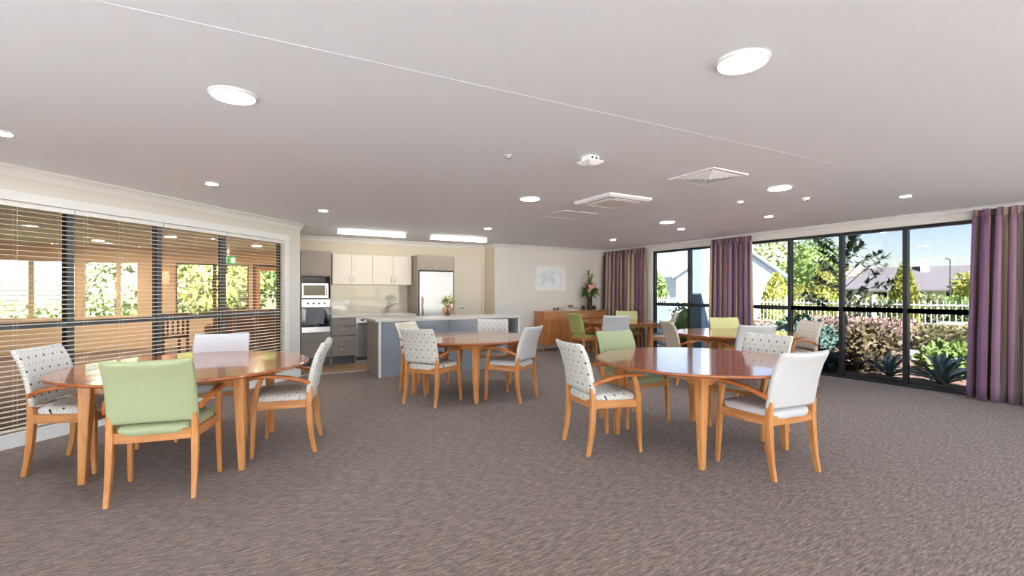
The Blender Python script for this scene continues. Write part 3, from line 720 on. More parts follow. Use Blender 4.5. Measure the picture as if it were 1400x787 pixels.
for i in range(n_):
    x0 = .045 + i * u_
    d_ = bxo('drawer', M['rimu'], x0 + .003, x0 + u_ - .003, .004, .024, .735, .886, SD, .002); MB().ball((x0 + u_ * (.88 if i % 2 == 0 else .12), -.01, .81), .013, 10, 6).build('knob', M['chrome'], d_, True)
    d_ = bxo('door', M['rimu_v'], x0 + .003, x0 + u_ - .003, .004, .024, .156, .728, SD, .002)
    xx = x0 + (u_ - .045 if i % 2 == 0 else .045)
    for zz in (.60, .53): MB().ball((xx, -.01, zz), .012, 10, 6).build('knob', M['darkgrey'], d_, True)
M['ball'] = mat('bronze_woven_ball', (104, 84, 66), .5, scale=90, rgb2=(170, 150, 122), bump=.8)
M['dball'] = mat('dark_woven_ball', (48, 36, 34), .5, scale=90, rgb2=(92, 70, 62), bump=.8)
def woven_ball(c, r, m, label):
    t = thing('ornament_ball', label, 'ornament', c, group='ornament balls on the sideboard')
    MB().ball((0, 0, r), r * .86, 16, 10).build('core', m, t, True)
    for i in range(7):
        q = rdir(); a1 = q.orthogonal().normalized(); a2 = q.cross(a1); mb = MB()
        mb.tube([Vector((0, 0, r)) + (a1 * math.cos(k_ * math.pi / 9) + a2 * math.sin(k_ * math.pi / 9)) * r * .93 for k_ in range(18)] + [Vector((0, 0, r)) + a1 * r * .93], r * .07, 5)
        mb.build('band', m, t)
ZT = .921
woven_ball((6.43, 9.12, ZT), .042, M['ball'], 'bronze ornament ball on the sideboard, the one farthest from the tall vase')
woven_ball((6.53, 9.12, ZT), .042, M['ball'], 'bronze ornament ball on the sideboard, between its twin and the books')
for k_, (z, c, l_) in enumerate(((0, (226, 220, 212), 'pale book at the bottom of the stack on the sideboard'), (.034, (172, 164, 158), 'grey book on top of the stack on the sideboard'))):
    b_ = thing('book', l_, 'book', (6.80 + .01 * k_, 9.05, ZT + z), R(3 * k_), 'books stacked on the sideboard'); m_ = mat('book_cover_%d' % k_, c, .5)
    bxo('cover', m_, 0, .30, 0, .2, 0, .004, b_); bxo('cover', m_, 0, .30, 0, .2, .029, .033, b_); bxo('cover', m_, 0, .30, 0, .004, .004, .029, b_); bxo('pages', M['trim'], .004, .296, .004, .195, .0042, .0288, b_)
woven_ball((6.87, 9.13, ZT + .0685), .034, M['ball'], 'small bronze ornament ball resting on the stacked books, nearest the pair of balls')
woven_ball((6.96, 9.15, ZT + .0685), .034, M['ball'], 'small bronze ornament ball resting on the stacked books, nearest the tall vase')
woven_ball((7.31, 9.14, ZT), .058, M['dball'], 'dark woven ball between the books and the tall dark vase')
woven_ball((7.62, 9.10, ZT), .058, M['dball'], 'dark woven ball on the window side of the tall dark vase')
V2 = thing('tall_vase', 'tall dark glazed vase on the sideboard below the picture', 'vase', (7.44, 9.06, ZT))
MB().lathe([(.055, 0), (.064, .01), (.066, .06), (.066, .33), (.069, .342), (.066, .35), (.059, .342), (.058, .06), (.03, .03)], seg=28).build('vase_body', M['dvase'], V2, True, angle=50)
B2 = thing('flower_arrangement', 'tall arrangement with a pink flower and lime orchids in the dark vase', 'flowers', (7.44, 9.06, ZT + .05))
mb = MB(); mb2 = MB(); st = MB()
spikes = [(-.03, 0, .92), (.05, -.05, .82), (.25, -.06, .30), (.19, -.08, .44), (.13, .02, .58), (-.06, -.04, .70)]
for dx, dy, dz in spikes:
    P0 = Vector((0, 0, .28)); pth = [P0 + (Vector((dx, dy, dz)) - P0) * t_ + Vector((0, 0, .12 * math.sin(math.pi * t_))) for t_ in (0, .25, .5, .75, 1)]
    st.tube([(0, 0, .0)] + pth, .005, 5)
    for i in range(10):
        t_ = .4 + .6 * i / 10; p_ = pth[int(t_ * 3.99)].lerp(pth[min(4, int(t_ * 3.99) + 1)], t_ * 4 % 1)
        for j in range(6): d = rdir(-.5); leaf_quad(mb, p_, Vector((d.x, d.y * .6, d.z)), random.uniform(.05, .075), .045)
for i in range(130):
    d = rdir(-.45); d = Vector((d.x * 1.3 - .25, d.y * .55, d.z)); leaf_quad(mb2, Vector((0, 0, .38)) + d * .05, d, random.uniform(.14, .27) * (1 if d.y < 0.1 else .8), .05, bend=.25)
st.build('stems', M['leaf'], B2); mb.build('orchid_sprays', M['leafl'], B2); mb2.build('foliage', M['leaf'], B2)
mb = MB(); blossom(mb, (-.05, -.13, .50), .095, 22); mb.build('blossom', M['pink'], B2)
mb = MB(); blossom(mb, (.04, -.14, .57), .065, 18); mb.build('blossom', M['pink'], B2)
mb = MB(); blossom(mb, (-.10, -.12, .42), .06, 16); mb.build('blossom', M['pink'], B2)
PF = thing('framed_picture', 'white framed picture hanging above the sideboard', 'picture', (5.99, YS - .035, 1.40)); W, H_ = .93, .60
for a_ in ((0, W, 0, .035), (0, W, H_ - .035, H_), (0, .035, .035, H_ - .035), (W - .035, W, .035, H_ - .035)): bxo('frame', M['trim'], a_[0], a_[1], 0, .034, a_[2], a_[3], PF, .003)
bxo('mat_board', M['white'], .035, W - .035, .018, .03, .035, H_ - .035, PF)
m_, t, p = new_mat('pale_print'); tc = t.nodes.new('ShaderNodeTexCoord'); n = t.nodes.new('ShaderNodeTexNoise'); n.inputs['Scale'].default_value = 5; n.inputs['Detail'].default_value = 4
t.links.new(tc.outputs['Object'], n.inputs['Vector']); r = t.nodes.new('ShaderNodeValToRGB'); r.color_ramp.elements[0].color = srgb(216, 222, 230); r.color_ramp.elements[1].color = srgb(244, 246, 248)
r.color_ramp.elements[0].position = .35; r.color_ramp.elements[1].position = .6
t.links.new(n.outputs[0], r.inputs[0]); t.links.new(r.outputs[0], p.inputs['Base Color']); p.inputs['Roughness'].default_value = .5
bxo('print', m_, .11, W - .11, .0165, .0178, .10, H_ - .10, PF)
bxo('glass', M['glass'], .036, W - .036, .010, .012, .036, H_ - .036, PF)

# ------------------------------------------------------------------ curtains
def curtain_mat():
    m, t, p = new_mat('striped_curtain_cloth')
    uv = t.nodes.new('ShaderNodeUVMap'); sp = t.nodes.new('ShaderNodeSeparateXYZ'); t.links.new(uv.outputs[0], sp.inputs[0])
    f = math_node(t, 'FRACT', math_node(t, 'DIVIDE', sp.outputs[0], .66))
    r = t.nodes.new('ShaderNodeValToRGB'); r.color_ramp.interpolation = 'CONSTANT'; e_ = r.color_ramp.elements
    PU, DP, TA, GO, BR, GY, MA = (104, 66, 100), (66, 40, 62), (178, 152, 120), (176, 142, 84), (84, 62, 60), (142, 132, 134), (134, 98, 122)
    seq = [(0, PU), (.14, TA), (.2, GY), (.235, BR), (.29, MA), (.40, GO), (.44, TA), (.475, DP), (.55, BR), (.60, GO), (.635, PU), (.76, GY), (.80, TA), (.86, BR), (.91, MA), (.97, GO)]
    e_[0].position = 0; e_[0].color = srgb(*seq[0][1]); e_[1].position = seq[1][0]; e_[1].color = srgb(*seq[1][1])
    for a_, c in seq[2:]: x = e_.new(a_); x.color = srgb(*c)
    t.links.new(f, r.inputs[0]); t.links.new(r.outputs[0], p.inputs['Base Color'])
    p.inputs['Roughness'].default_value = .6; p.inputs['Sheen Weight'].default_value = .3
    return m
M['curtain'] = curtain_mat()
def curtain(y0, y1, label, xb=8.06, pleats=9, ztop=2.395, u0=0.0, flare=.04, seed=1):
    rnd = random.Random(seed)
    c = thing('curtain', label, 'curtain', (xb, (y0 + y1) / 2, 0), group='striped curtains'); W = y1 - y0
    ph = [rnd.uniform(-.35, .35) for _ in range(pleats + 2)]; am = [rnd.uniform(.7, 1.25) for _ in range(pleats + 2)]
    def surf(name, za, zb, nv, amp, pinch):
        nu = pleats * 12; v = []; fc = []; uv = []
        for j in range(nv + 1):
            z = za + (zb - za) * j / nv; hgt = 1 - z / 2.4
            for i in range(nu + 1):
                t_ = i / nu; k_ = t_ * pleats; ki = int(min(k_, pleats - 1)); fr_ = k_ - ki
                A = amp(hgt) * (am[ki] * (1 - fr_) + am[ki + 1] * fr_)
                th = 2 * math.pi * k_ + (ph[ki] * (1 - fr_) + ph[ki + 1] * fr_) * hgt * 2
                yy = (t_ - .5) * W * (1 + flare * hgt) + .3 * A * math.sin(2 * th)
                v.append((-A * math.cos(th) + (pinch * math.cos(th * 2) if pinch else 0), yy, z)); uv.append((u0 + t_ * W * 2.0, z))
        for j in range(nv):
            for i in range(nu):
                q = j * (nu + 1) + i; fc.append((q, q + 1, q + nu + 2, q + nu + 1))
        o = MB().add(v, fc).build(name, M['curtain'], c, True, uvs=lambda i: uv[i])
        md = o.modifiers.new('thickness', 'SOLIDIFY'); md.thickness = .004; return o
    surf('drape', .012, ztop - .10, 16, lambda h: .046 + .028 * min(1, h * 1.6), 0)
    surf('pleated_header', ztop - .10, ztop, 4, lambda h: .026, .008)
    return c
curtain(7.80, 9.22, 'striped curtain in the corner beside the sideboard', pleats=11, u0=.2, seed=3)
curtain(5.20, 6.05, 'striped curtain hanging between the two windows', pleats=8, u0=.05, seed=5)
curtain(1.12, 2.22, 'wide striped curtain at the near end of the big window', pleats=9, u0=.48, flare=.1, seed=8, ztop=2.40)
for y0, y1, l_ in ((5.1, 9.3, 'white curtain track along the narrow window'), (.9, 5.09, 'white curtain track along the big window')):
    tag(bxo('curtain_track', M['trim'], 8.06, 8.09, y0, y1, 2.396, 2.414), l_, 'curtain track', 'curtain tracks')

# ------------------------------------------------------------------ ceiling fittings
M['lamp_b'] = emit('large_light_diffuser', (216, 233, 255), LAMP_BIG)
M['lamp_s'] = emit('small_light_diffuser', (226, 239, 255), LAMP_SMALL)
M['lamp_w'] = emit('warm_light_diffuser', (255, 232, 204), LAMP_LOUNGE)
M['tube'] = emit('batten_diffuser', (255, 250, 242), TUBE)
def downlight(x, y, r, label, m, grp):
    o = thing('ceiling_light', label, 'ceiling light', (x, y, CH), group=grp)
    MB().lathe([(r * 1.16, 0), (r * 1.16, -.006), (r * 1.02, -.014), (r, -.010), (r, 0)], seg=32).build('trim_ring', M['white'], o, True, angle=40)
    MB().lathe([(r, -.004), (r * .98, -.012), (r * .5, -.014), (.002, -.0145)], seg=32).build('diffuser', m, o, True)
GBg, GSm = 'large round ceiling lights', 'small round downlights'
for x, y, l_ in ((-.04, 3.03, 'large round ceiling light nearest the blinds'), (2.06, 1.38, 'large round ceiling light on the near side of the ceiling joint line'),
                 (2.91, 4.62, 'large round ceiling light beside the white cassette air conditioner'), (4.87, 2.84, 'large round ceiling light past the slotted air diffuser, towards the windows'),
                 (5.71, 5.08, 'large round ceiling light in front of the middle curtain')):
    downlight(x, y, .105, l_, M['lamp_b'], GBg)
for x, y, l_ in ((-1.42, 4.52, 'small downlight above the blinds at the photo edge'), (-.26, 5.57, 'small downlight above the middle of the blinds'), (.94, 6.65, 'small downlight near the oven end of the blinds'),
                 (6.5, 2.36, 'small downlight nearest the wide end curtain'), (6.54, 3.97, 'small downlight in front of the big window'), (6.52, 5.5, 'small downlight just in front of the middle curtain'),
                 (6.62, 7.31, 'small downlight near the corner curtain'), (3.62, 7.09, 'small downlight over the kitchen island')):
    downlight(x, y, .05, l_, M['lamp_s'], GSm)
for x, y, l_ in ((-1.6, -1.4, 'beside the added side windows'), (.6, -2.6, 'in front of the added rear windows'), (2.9, -2.0, 'in the middle of the rear of the room'), (5.0, -.6, 'nearest the end of the striped curtain'), (5.4, -3.2, 'in the rear corner by the street windows')):
    downlight(x, y, .105, 'large round ceiling light behind the camera ' + l_, M['lamp_b'], 'large ceiling lights behind the camera')
for x, y, l_ in ((-1.2, 11.2, 'warm downlight in the lounge beyond the blinds'), (.3, 12.4, 'warm downlight near the lounge door'), (-4.2, 11.0, 'warm downlight at the far end of the lounge'), (-2.6, 12.8, 'warm downlight by the lounge windows')):
    downlight(x, y, .09, l_, M['lamp_w'], 'warm downlights in the lounge')
for x0, x1, l_ in ((1.43, 2.64, 'long fluorescent batten light on the oven side of the kitchen'), (3.12, 4.33, 'long fluorescent batten light on the fridge side of the kitchen')):
    o = thing('batten_light', l_, 'ceiling light', (x0, 8.57, CH), group='fluorescent battens over the kitchen')
    bxo('base', M['white'], 0, x1 - x0, -.06, .06, -.02, -.0005, o); L = x1 - x0
    MB().rings([[(xx, -.055, -.02), (xx, -.052, -.055), (xx, -.035, -.068), (xx, .035, -.068), (xx, .052, -.055), (xx, .055, -.02)] for xx in (.012, L - .012)]).build('diffuser', M['tube'], o)
    for a_ in (0, L - .012): bxo('end_cap', M['white'], a_, a_ + .012, -.057, .057, -.07, -.02, o)
# air conditioning cassette and slotted diffuser
AC = thing('air_conditioner', 'square white cassette air conditioner with a closed centre panel', 'air conditioner', (3.80, 4.21, CH)); h_ = .32
MB().rings([[(a_ * s, b_ * s, z) for a_, b_ in ((-1, -1), (1, -1), (1, 1), (-1, 1))] for s, z in ((h_, -.0005), (h_, -.02), (h_ * .93, -.04))]).build('panel', M['white'], AC)
bxo('grille', M['white'], -.2, .2, -.2, .2, -.048, -.0405, AC, .004)
for a_ in (0, 90, 180, 270):
    s_ = bxo('slot', M['darkgrey'], -.2, .2, .225, .272, -.0415, -.0405, AC); s_.rotation_euler = (0, 0, R(a_))
    lv = bxo('louvre', M['white'], -.195, .195, .228, .258, -.047, -.0418, AC); lv.rotation_euler = (0, 0, R(a_))
AD = thing('air_diffuser', 'square slotted ceiling air diffuser nearest the ceiling joint', 'air vent', (3.82, 2.91, CH))
h_ = .25
MB().box(-h_, h_, -h_, -h_ + .03, -.012, -.0005).box(-h_, h_, h_ - .03, h_, -.012, -.0005).box(-h_, -h_ + .03, -h_ + .03, h_ - .03, -.012, -.0005).box(h_ - .03, h_, -h_ + .03, h_ - .03, -.012, -.0005).build('frame', M['white'], AD)
bxo('backing', M['darkgrey'], -.22, .22, -.22, .22, -.004, -.0006, AD)
for i in range(6):
    s = .205 - .034 * i; g = .018; z0_ = -.008 - .003 * i
    MB().rings([[(a_ * q, b_ * q, z) for a_, b_ in ((-1, -1), (1, -1), (1, 1), (-1, 1))] for q, z in ((s, z0_ + .002), (s - g, z0_ - .010), (s - g - .001, z0_ - .008), (s - .002, z0_ + .003))], cap=False).build('vane', M['white'], AD)
# small ceiling devices
SM = thing('smoke_detector', 'white square ceiling sensor box beside the air diffuser', 'detector', (2.44, 2.96, CH))
bxo('base', M['white'], -.05, .05, -.05, .05, -.035, -.0005, SM, .004)
MB().rings([[(a_ * q, b_ * q, z) for a_, b_ in ((-1, -1), (1, -1), (1, 1), (-1, 1))] for q, z in ((.04, -.035), (.075, -.04), (.078, -.048), (.04, -.072), (.012, -.078))]).build('cover', M['white'], SM)
MB().box(-.03, -.012, -.052, -.0502, -.03, -.01).box(.012, .03, -.052, -.0502, -.03, -.01).build('slots', M['darkgrey'], SM)
SP = thing('sprinkler_head', 'tiny sprinkler rosette in the middle of the ceiling', 'sprinkler', (1.85, 3.26, CH))
MB().lathe([(.03, -.0005), (.03, -.004), (.012, -.008), (.01, -.02), (.004, -.022)], seg=16).build('rosette', M['white'], SP, True, angle=40); MB().lathe([(.016, -.022), (.016, -.025), (.004, -.026)], seg=12).build('deflector', M['chrome'], SP)
for x, y, l_ in ((5.19, 3.5, 'small round motion sensor on the ceiling between two large lights'), (5.65, 2.99, 'small round ceiling sensor closest to the big window')):
    o = thing('motion_sensor', l_, 'sensor', (x, y, CH), group='small round ceiling sensors')
    MB().lathe([(.04, -.0005), (.04, -.012), (.028, -.03), (.01, -.04)], seg=18).build('housing', M['white'], o, True, angle=40); MB().ball((0, -.015, -.036), .012, 8, 5).build('lens', M['darkgrey'], o, True)
AH = thing('access_hatch', 'square plasterboard access hatch in the ceiling near the cassette', 'hatch', (4.0, 5.32, CH)); h_ = .28
MB().box(-h_, h_, -h_, -h_ + .012, -.006, -.0005).box(-h_, h_, h_ - .012, h_, -.006, -.0005).box(-h_, -h_ + .012, -h_ + .012, h_ - .012, -.006, -.0005).box(h_ - .012, h_, -h_ + .012, h_ - .012, -.006, -.0005).build('frame', M['ceil'], AH)
bxo('panel', M['ceil'], -h_ + .014, h_ - .014, -h_ + .014, h_ - .014, -.003, -.0005, AH)

# ------------------------------------------------------------------ lounge beyond the blinds
EX = thing('exit_sign', 'green exit sign hanging in the lounge beyond the blinds', 'sign', (-.42, 12.6, 2.02))
bxo('box', M['exit'], 0, .30, 0, .03, 0, .17, EX); bxo('bracket', M['white'], .13, .17, .005, .025, .17, CH - 2.02, EX)
MB().box(.20, .28, -.002, -.0005, .03, .14).build('door_symbol', M['white'], EX)
mb = MB(); mb.ball((.115, -.001, .135), .013, 8, 5, (1, .1, 1)); mb.sweep([(.11, -.001, .12), (.10, -.001, .08)], .022, .002, up=(0, 1, 0)); mb.sweep([(.10, -.001, .08), (.12, -.001, .055), (.115, -.001, .03)], .011, .002, up=(0, 1, 0)); mb.sweep([(.10, -.001, .08), (.085, -.001, .055), (.06, -.001, .05)], .011, .002, up=(0, 1, 0)); mb.sweep([(.11, -.001, .115), (.14, -.001, .10)], .008, .002, up=(0, 1, 0))
mb.build('running_figure_symbol', M['white'], EX)
SF = thing('lounge_sofa', 'dark brown sofa in the lounge seen through the blinds', 'sofa', (-.55, 12.2, 0), R(0))
M['sofa'] = mat('brown_upholstery', (96, 66, 50), .7, scale=60, var=.08)
bxo('base', M['sofa'], 0, 1.5, 0, .8, .1, .42, SF, .03); bxo('backrest', M['sofa'], 0, 1.5, -.02, .2, .42, .98, SF, .05); bxo('armrest', M['sofa'], -.16, -.001, -.02, .8, .1, .62, SF, .04); bxo('armrest', M['sofa'], 1.501, 1.66, -.02, .8, .1, .62, SF, .04)
for x in (-.1, 1.55): 
    for y in (.05, .7): bxo('leg', M['brownw'], x, x + .05, y, y + .05, 0, .1, SF)
LC = thing('lounge_chair', 'dark wooden chair in the lounge seen through the blinds', 'chair', (-1.35, 11.4, 0), R(25))
for x, y, h_ in ((0, 0, .95), (.42, 0, .95), (0, .42, .44), (.42, .42, .44)): bxo('leg', M['brownw'], x, x + .04, y, y + .04, 0, h_, LC)
bxo('seat', M['sofa'], .0, .46, 0, .46, .44, .5, LC, .01)
for i in range(4): bxo('back_slat', M['brownw'], .075 + i * .09, .11 + i * .09, .01, .03, .52, .9, LC)
bxo('top_rail', M['brownw'], .04, .42, .005, .035, .88, .95, LC)
WL = thing('wall_lamp', 'orange shaded wall lamp in the lounge beside the tree view', 'lamp', (-1.62, YF - .16, 1.72))
M['shade'] = emit('orange_lamp_shade', (240, 130, 40), .7)
bxo('bracket', M['brownw'], -.02, .02, .05, .16, -.02, .02, WL); MB().lathe([(.07, -.16), (.10, .0), (.07, .16)], seg=18).build('shade', M['shade'], WL, True)

# ------------------------------------------------------------------ outdoors
struct(bxo('ground_bed', M['mulch'], 8.37, 12.1, -14, 22, -.16, -.06))
struct(bxo('path_1', M['path'], 12.1, 14.3, -14, 40, -.16, -.05))
struct(bxo('ground_lawn', M['lawn'], 14.3, 19.5, -20, 50, -.2, -.07))
struct(bxo('road', M['road'], 19.5, 32, -60, 140, -.3, -.16))
struct(bxo('ground_far', M['lawn'], 32, 420, -200, 420, -.6, -.2))
struct(bxo('ground_rear', M['concrete'], -60, 8.37, -60, -5.15, -.3, -.14))  # pale unseen paving that throws sunlight up through the rear windows
struct(bxo('ground_side', M['lawn'], -80, 8.37, 14.45, 140, -.3, -.14))
struct(bxo('ground_west', M['lawn'], -80, -9.3, 3.3, 14.45, -.3, -.14))
struct(bxo('ground_court', M['concrete'], -60, -4.2, -5.15, 3.3, -.3, -.14))  # same added bounce surface outside the side window

def foliage_mat(name, a_, b_):
    m = mat(name, a_, .6, scale=3, rgb2=b_); p = m.node_tree.nodes['Principled BSDF']
    p.inputs['Subsurface Weight'].default_value = 0.0
    return m
F_ = {'yellow': foliage_mat('yellow_green_foliage', (112, 126, 48), (158, 158, 76)), 'mid': foliage_mat('mid_green_foliage', (90, 118, 58), (128, 150, 80)),
      'dark': foliage_mat('dark_green_foliage', (58, 84, 58), (90, 116, 80)), 'blue': foliage_mat('blue_green_foliage', (58, 86, 80), (92, 120, 108)),
      'brown': foliage_mat('bronze_foliage', (78, 74, 50), (112, 102, 72)), 'pink': foliage_mat('dusky_hedge_foliage', (124, 108, 96), (160, 138, 124)),
      'olive': foliage_mat('olive_hedge_foliage', (92, 96, 62), (132, 124, 88)), 'pale': foliage_mat('pale_tree_foliage', (112, 126, 84), (146, 154, 108)),
      'agave': foliage_mat('grey_green_agave', (150, 182, 170), (196, 214, 204)), 'magnolia': foliage_mat('magnolia_leaf', (46, 64, 46), (78, 100, 66))}
M['bark'] = mat('grey_bark', (104, 92, 82), .9, scale=40, rgb2=(140, 126, 112), bump=.5)
def cloud(c, r, n, L, box=False, seed=0, shell=.75, core=True):
    """leafy mass: many small leaves over a crown of half-sizes r"""
    rnd = random.Random(seed); mb = MB(); c = Vector(c)
    def rd():
        while True:
            v = Vector((rnd.uniform(-1, 1), rnd.uniform(-1, 1), rnd.uniform(-1, 1)))
            if .05 < v.length < 1: return v.normalized()
    for i in range(n):
        if box:
            q = [rnd.uniform(-1, 1) for _ in range(3)]; ax = rnd.choice((0, 0, 1, 2, 2)); q[ax] = math.copysign(1, q[ax] if ax != 2 else 1) * rnd.uniform(.85, 1.04); q = Vector(q)
        else: q = rd() * (shell + (1 - shell) * rnd.random() ** .5) * (1 + .12 * math.sin(q_seed(i)))
        p = c + Vector((q.x * r[0], q.y * r[1], q.z * r[2]))
        d = (Vector(q).normalized() + rd() * 1.1).normalized()
        sd = d.cross(rd()).normalized(); l = L * rnd.uniform(.6, 1.3)
        mb.add([p, p + d * l * .5 + sd * l * .28, p + d * l, p + d * l * .5 - sd * l * .28], [(0, 1, 2), (0, 2, 3)])
    if core:
        if box: mb.box(c.x - r[0] * .9, c.x + r[0] * .9, c.y - r[1] * .98, c.y + r[1] * .98, c.z - r[2], c.z + r[2] * .88)
        else: mb.ball(c, 1.0, 14, 9, (r[0] * .8, r[1] * .8, r[2] * .8))
    return mb
def q_seed(i): return i * 12.9898
def shrub(name, label, cat, c, r, n, L, m, seed, grp=None, box=False, trunk=0.0, core=True, gz=-.07):
    o = thing(name, label, cat, (c[0], c[1], gz), group=grp)
    cloud((0, 0, c[2] - gz), r, n, L, box, seed, core=core).build('foliage', m, o)
    if trunk: MB().tube([(0, 0, 0), (.02, .01, (c[2] - gz) * .5), (0, 0, c[2] - gz)], [trunk, trunk * .8, trunk * .5], 7).build('trunk', M['bark'], o, True)
    return o
# garden bed by the window
def agave(x, y, s, label, seed):
    rnd = random.Random(seed); o = thing('agave_plant', label, 'plant', (x, y, -.06), group='grey-green agaves by the window')
    for i in range(22):
        th = i * 2.399 + rnd.uniform(-.2, .2); el = R(18 + 62 * (i / 22) + rnd.uniform(-6, 6)); L = s * rnd.uniform(.8, 1.1); rs = []
        for k_ in range(6):
            t_ = k_ / 5; e2 = el - .5 * t_ ** 2; rr = L * t_ * math.cos((el + e2) / 2); z = .05 + L * t_ * math.sin((el + e2) / 2)
            wd = s * .075 * (1 - t_ ** 2.2) * (.75 + t_) + .003; d = Vector((math.cos(th), math.sin(th), 0)); sd = Vector((-math.sin(th), math.cos(th), 0)); p = d * rr + Vector((0, 0, z))
            nn = Vector((-math.cos(th) * math.sin(e2), -math.sin(th) * math.sin(e2), math.cos(e2)))
            rs.append([p + sd * wd + nn * wd * .35, p - nn * .006, p - sd * wd + nn * wd * .35, p + nn * .008])
        MB().rings(rs).build('leaf', F_['agave'], o, True)
    return o
agave(9.0, 2.82, .62, 'large agave beside the wide end curtain outside the window', 4)
agave(9.1, 3.52, .50, 'smaller agave outside near the bronze shrub', 9)
for i, (x, y, r, z, f_, l_) in enumerate((
        (9.9, 5.15, (.55, .5, .42), .30, 'blue', 'blue-green shrub outside behind the window table chair'),
        (9.95, 4.15, (.55, .42, .40), .28, 'brown', 'bronze-leaved shrub outside in the middle of the garden bed'),
        (9.0, 4.62, (.26, .3, .2), .10, 'blue', 'low blue-green plant at the foot of the big window'),
        (10.5, 3.1, (.6, .5, .3), .18, 'mid', 'mid-green leafy plant behind the large agave'),
        (9.6, 1.95, (.4, .3, .3), .18, 'mid', 'mid-green plant half hidden by the wide end curtain'),
        (10.0, 6.9, (.45, .45, .45), .36, 'dark', 'dark bush outside the narrow window next to the blue column'),
        (9.7, 8.0, (.45, .45, .6), .45, 'mid', 'light green bush outside the narrow window by the corner curtain'),
        (11.1, 6.1, (.6, .5, .45), .34, 'dark', 'dark bush outside behind the middle curtain'))):
    shrub('garden_shrub', l_, 'shrub', (x, y, z), r, 900, .12, F_[f_], 20 + i, 'shrubs in the garden bed')
# hedges along the path
for i, (y0, y1, x, hgt, f_, l_) in enumerate(((1.2, 5.1, 14.75, .56, 'olive', 'clipped olive hedge along the fence near the wide end curtain'), (5.15, 8.0, 14.7, .66, 'pink', 'clipped dusky pink hedge along the fence behind the bronze shrub'), (8.05, 14.0, 14.8, .45, 'pink', 'low dusky hedge along the fence in front of the gabled house'))):
    h = thing('clipped_hedge', l_, 'hedge', (x, (y0 + y1) / 2, -.06), group='clipped hedges along the path')
    cloud((0, 0, hgt / 2), (.42, (y1 - y0) / 2 - .1, hgt / 2), int(1500 * (y1 - y0) / 3), .11, True, 40 + i).build('foliage', F_[f_], h)
# magnolia in the bed
MG = thing('magnolia_tree', 'open dark-leaved magnolia tree just outside the big window', 'tree', (10.95, 5.0, -.06))
rnd = random.Random(12); br = MB(); lv = MB(); tips = []
br.tube([(0, 0, 0), (.03, -.02, .6), (0, 0, 1.2), (-.05, .05, 1.9), (-.02, .1, 2.5)], [.03, .027, .022, .015, .006], 7)
for i in range(24):
    z0 = .70 + i * .075; th = i * 2.2; L = 1.1 - .028 * i + rnd.uniform(-.1, .15); e0 = R(rnd.uniform(15, 50))
    p0 = Vector((0, 0, z0)); pts = [p0 + Vector((math.cos(th) * L * t_ * math.cos(e0), math.sin(th) * L * t_ * math.cos(e0), L * t_ * math.sin(e0) + .06 * math.sin(t_ * 3))) for t_ in (0, .33, .66, 1)]
    br.tube(pts, [.011, .009, .006, .003], 5)
    for t_ in (.3, .45, .55, .65, .75, .85, .92, 1.0):
        k_ = t_ * 3; q = pts[min(3, int(k_))].lerp(pts[min(3, int(k_) + 1)], k_ % 1)
        for j in range(5):
            d = Vector((rnd.uniform(-1, 1), rnd.uniform(-1, 1), rnd.uniform(-.3, 1))).normalized(); leaf_quad(lv, q, d, rnd.uniform(.13, .19), .072, bend=.12)
br.build('branches', M['bark'], MG, True); lv.build('foliage', F_['magnolia'], MG)
# white picket fence
FE = thing('picket_fence', 'white metal picket fence along the street', 'fence', (15.5, 0, -.07)); pk = None; ya, yb = -1.0, 22.0
nP = 190
for i in range(nP):
    y = ya + (yb - ya) * i / (nP - 1)
    if pk is None: pk = bxo('picket', M['fence'], -.009, .009, -.009, .009, .06, 1.22, FE); pk.location = (0, y, 0)
    else: inst(pk, 'picket', FE, (0, y, 0))
for z in (.16, 1.08): bxo('rail', M['fence'], -.016, .016, ya, yb, z, z + .04, FE)
ps = None
for i in range(10):
    y = ya + 2.45 * i
    if ps is None: ps = bxo('post', M['fence'], -.05, -.017, -.035, .035, 0, 1.34, FE); ps.location = (0, y, 0)
    else: inst(ps, 'post', FE, (0, y, 0))
# conifers and trees beyond the fence
def px(pxx, d): 
    l = (pxx - 700) * d / 640.0; return (.8660254 * l + .5 * d, -.5 * l + .8660254 * d)
def conifer(x, y, h, r, m, label, seed):
    o = thing('conifer', label, 'tree', (x, y, -.07), group='yellow-green conifers by the fence')
    rn = random.Random(seed); mb = MB()
    for i in range(2600):
        t_ = rn.random(); z = .1 + (h - .1) * t_; rr = r * (1 - t_ ** 2.6) * rn.uniform(.8, 1.06) + .02; th = rn.uniform(0, 6.283)
        p = Vector((rr * math.cos(th), rr * math.sin(th), z)); d = Vector((math.cos(th) * .5, math.sin(th) * .5, 1)).normalized(); d = (d + Vector((rn.uniform(-.4, .4), rn.uniform(-.4, .4), rn.uniform(-.4, .4)))).normalized()
        sd = d.cross(Vector((rn.uniform(-1, 1), rn.uniform(-1, 1), .2))).normalized(); l = .13
        mb.add([p, p + d * l * .5 + sd * l * .25, p + d * l, p + d * l * .5 - sd * l * .25], [(0, 1, 2), (0, 2, 3)])
    mb.lathe([(r * .85, .05), (r * .86, h * .4), (r * .7, h * .7), (r * .4, h * .88), (.02, h * .97)], seg=14)
    mb.build('foliage', m, o); MB().tube([(0, 0, 0), (0, 0, .3)], .05, 7).build('trunk', M['bark'], o)
X, Y = px(1236, 14.4); conifer(X, Y, 2.25, .34, F_['yellow'], 'slim yellow-green conifer just past the thick window mullion', 3)
X, Y = px(1061, 17.5); conifer(X, Y, 2.1, .50, F_['yellow'], 'broad yellow-green conifer in front of the gabled house', 4)
X, Y = px(1128, 18.0); conifer(X, Y, 2.6, .62, F_['yellow'], 'yellow-green conifer behind the magnolia', 5)
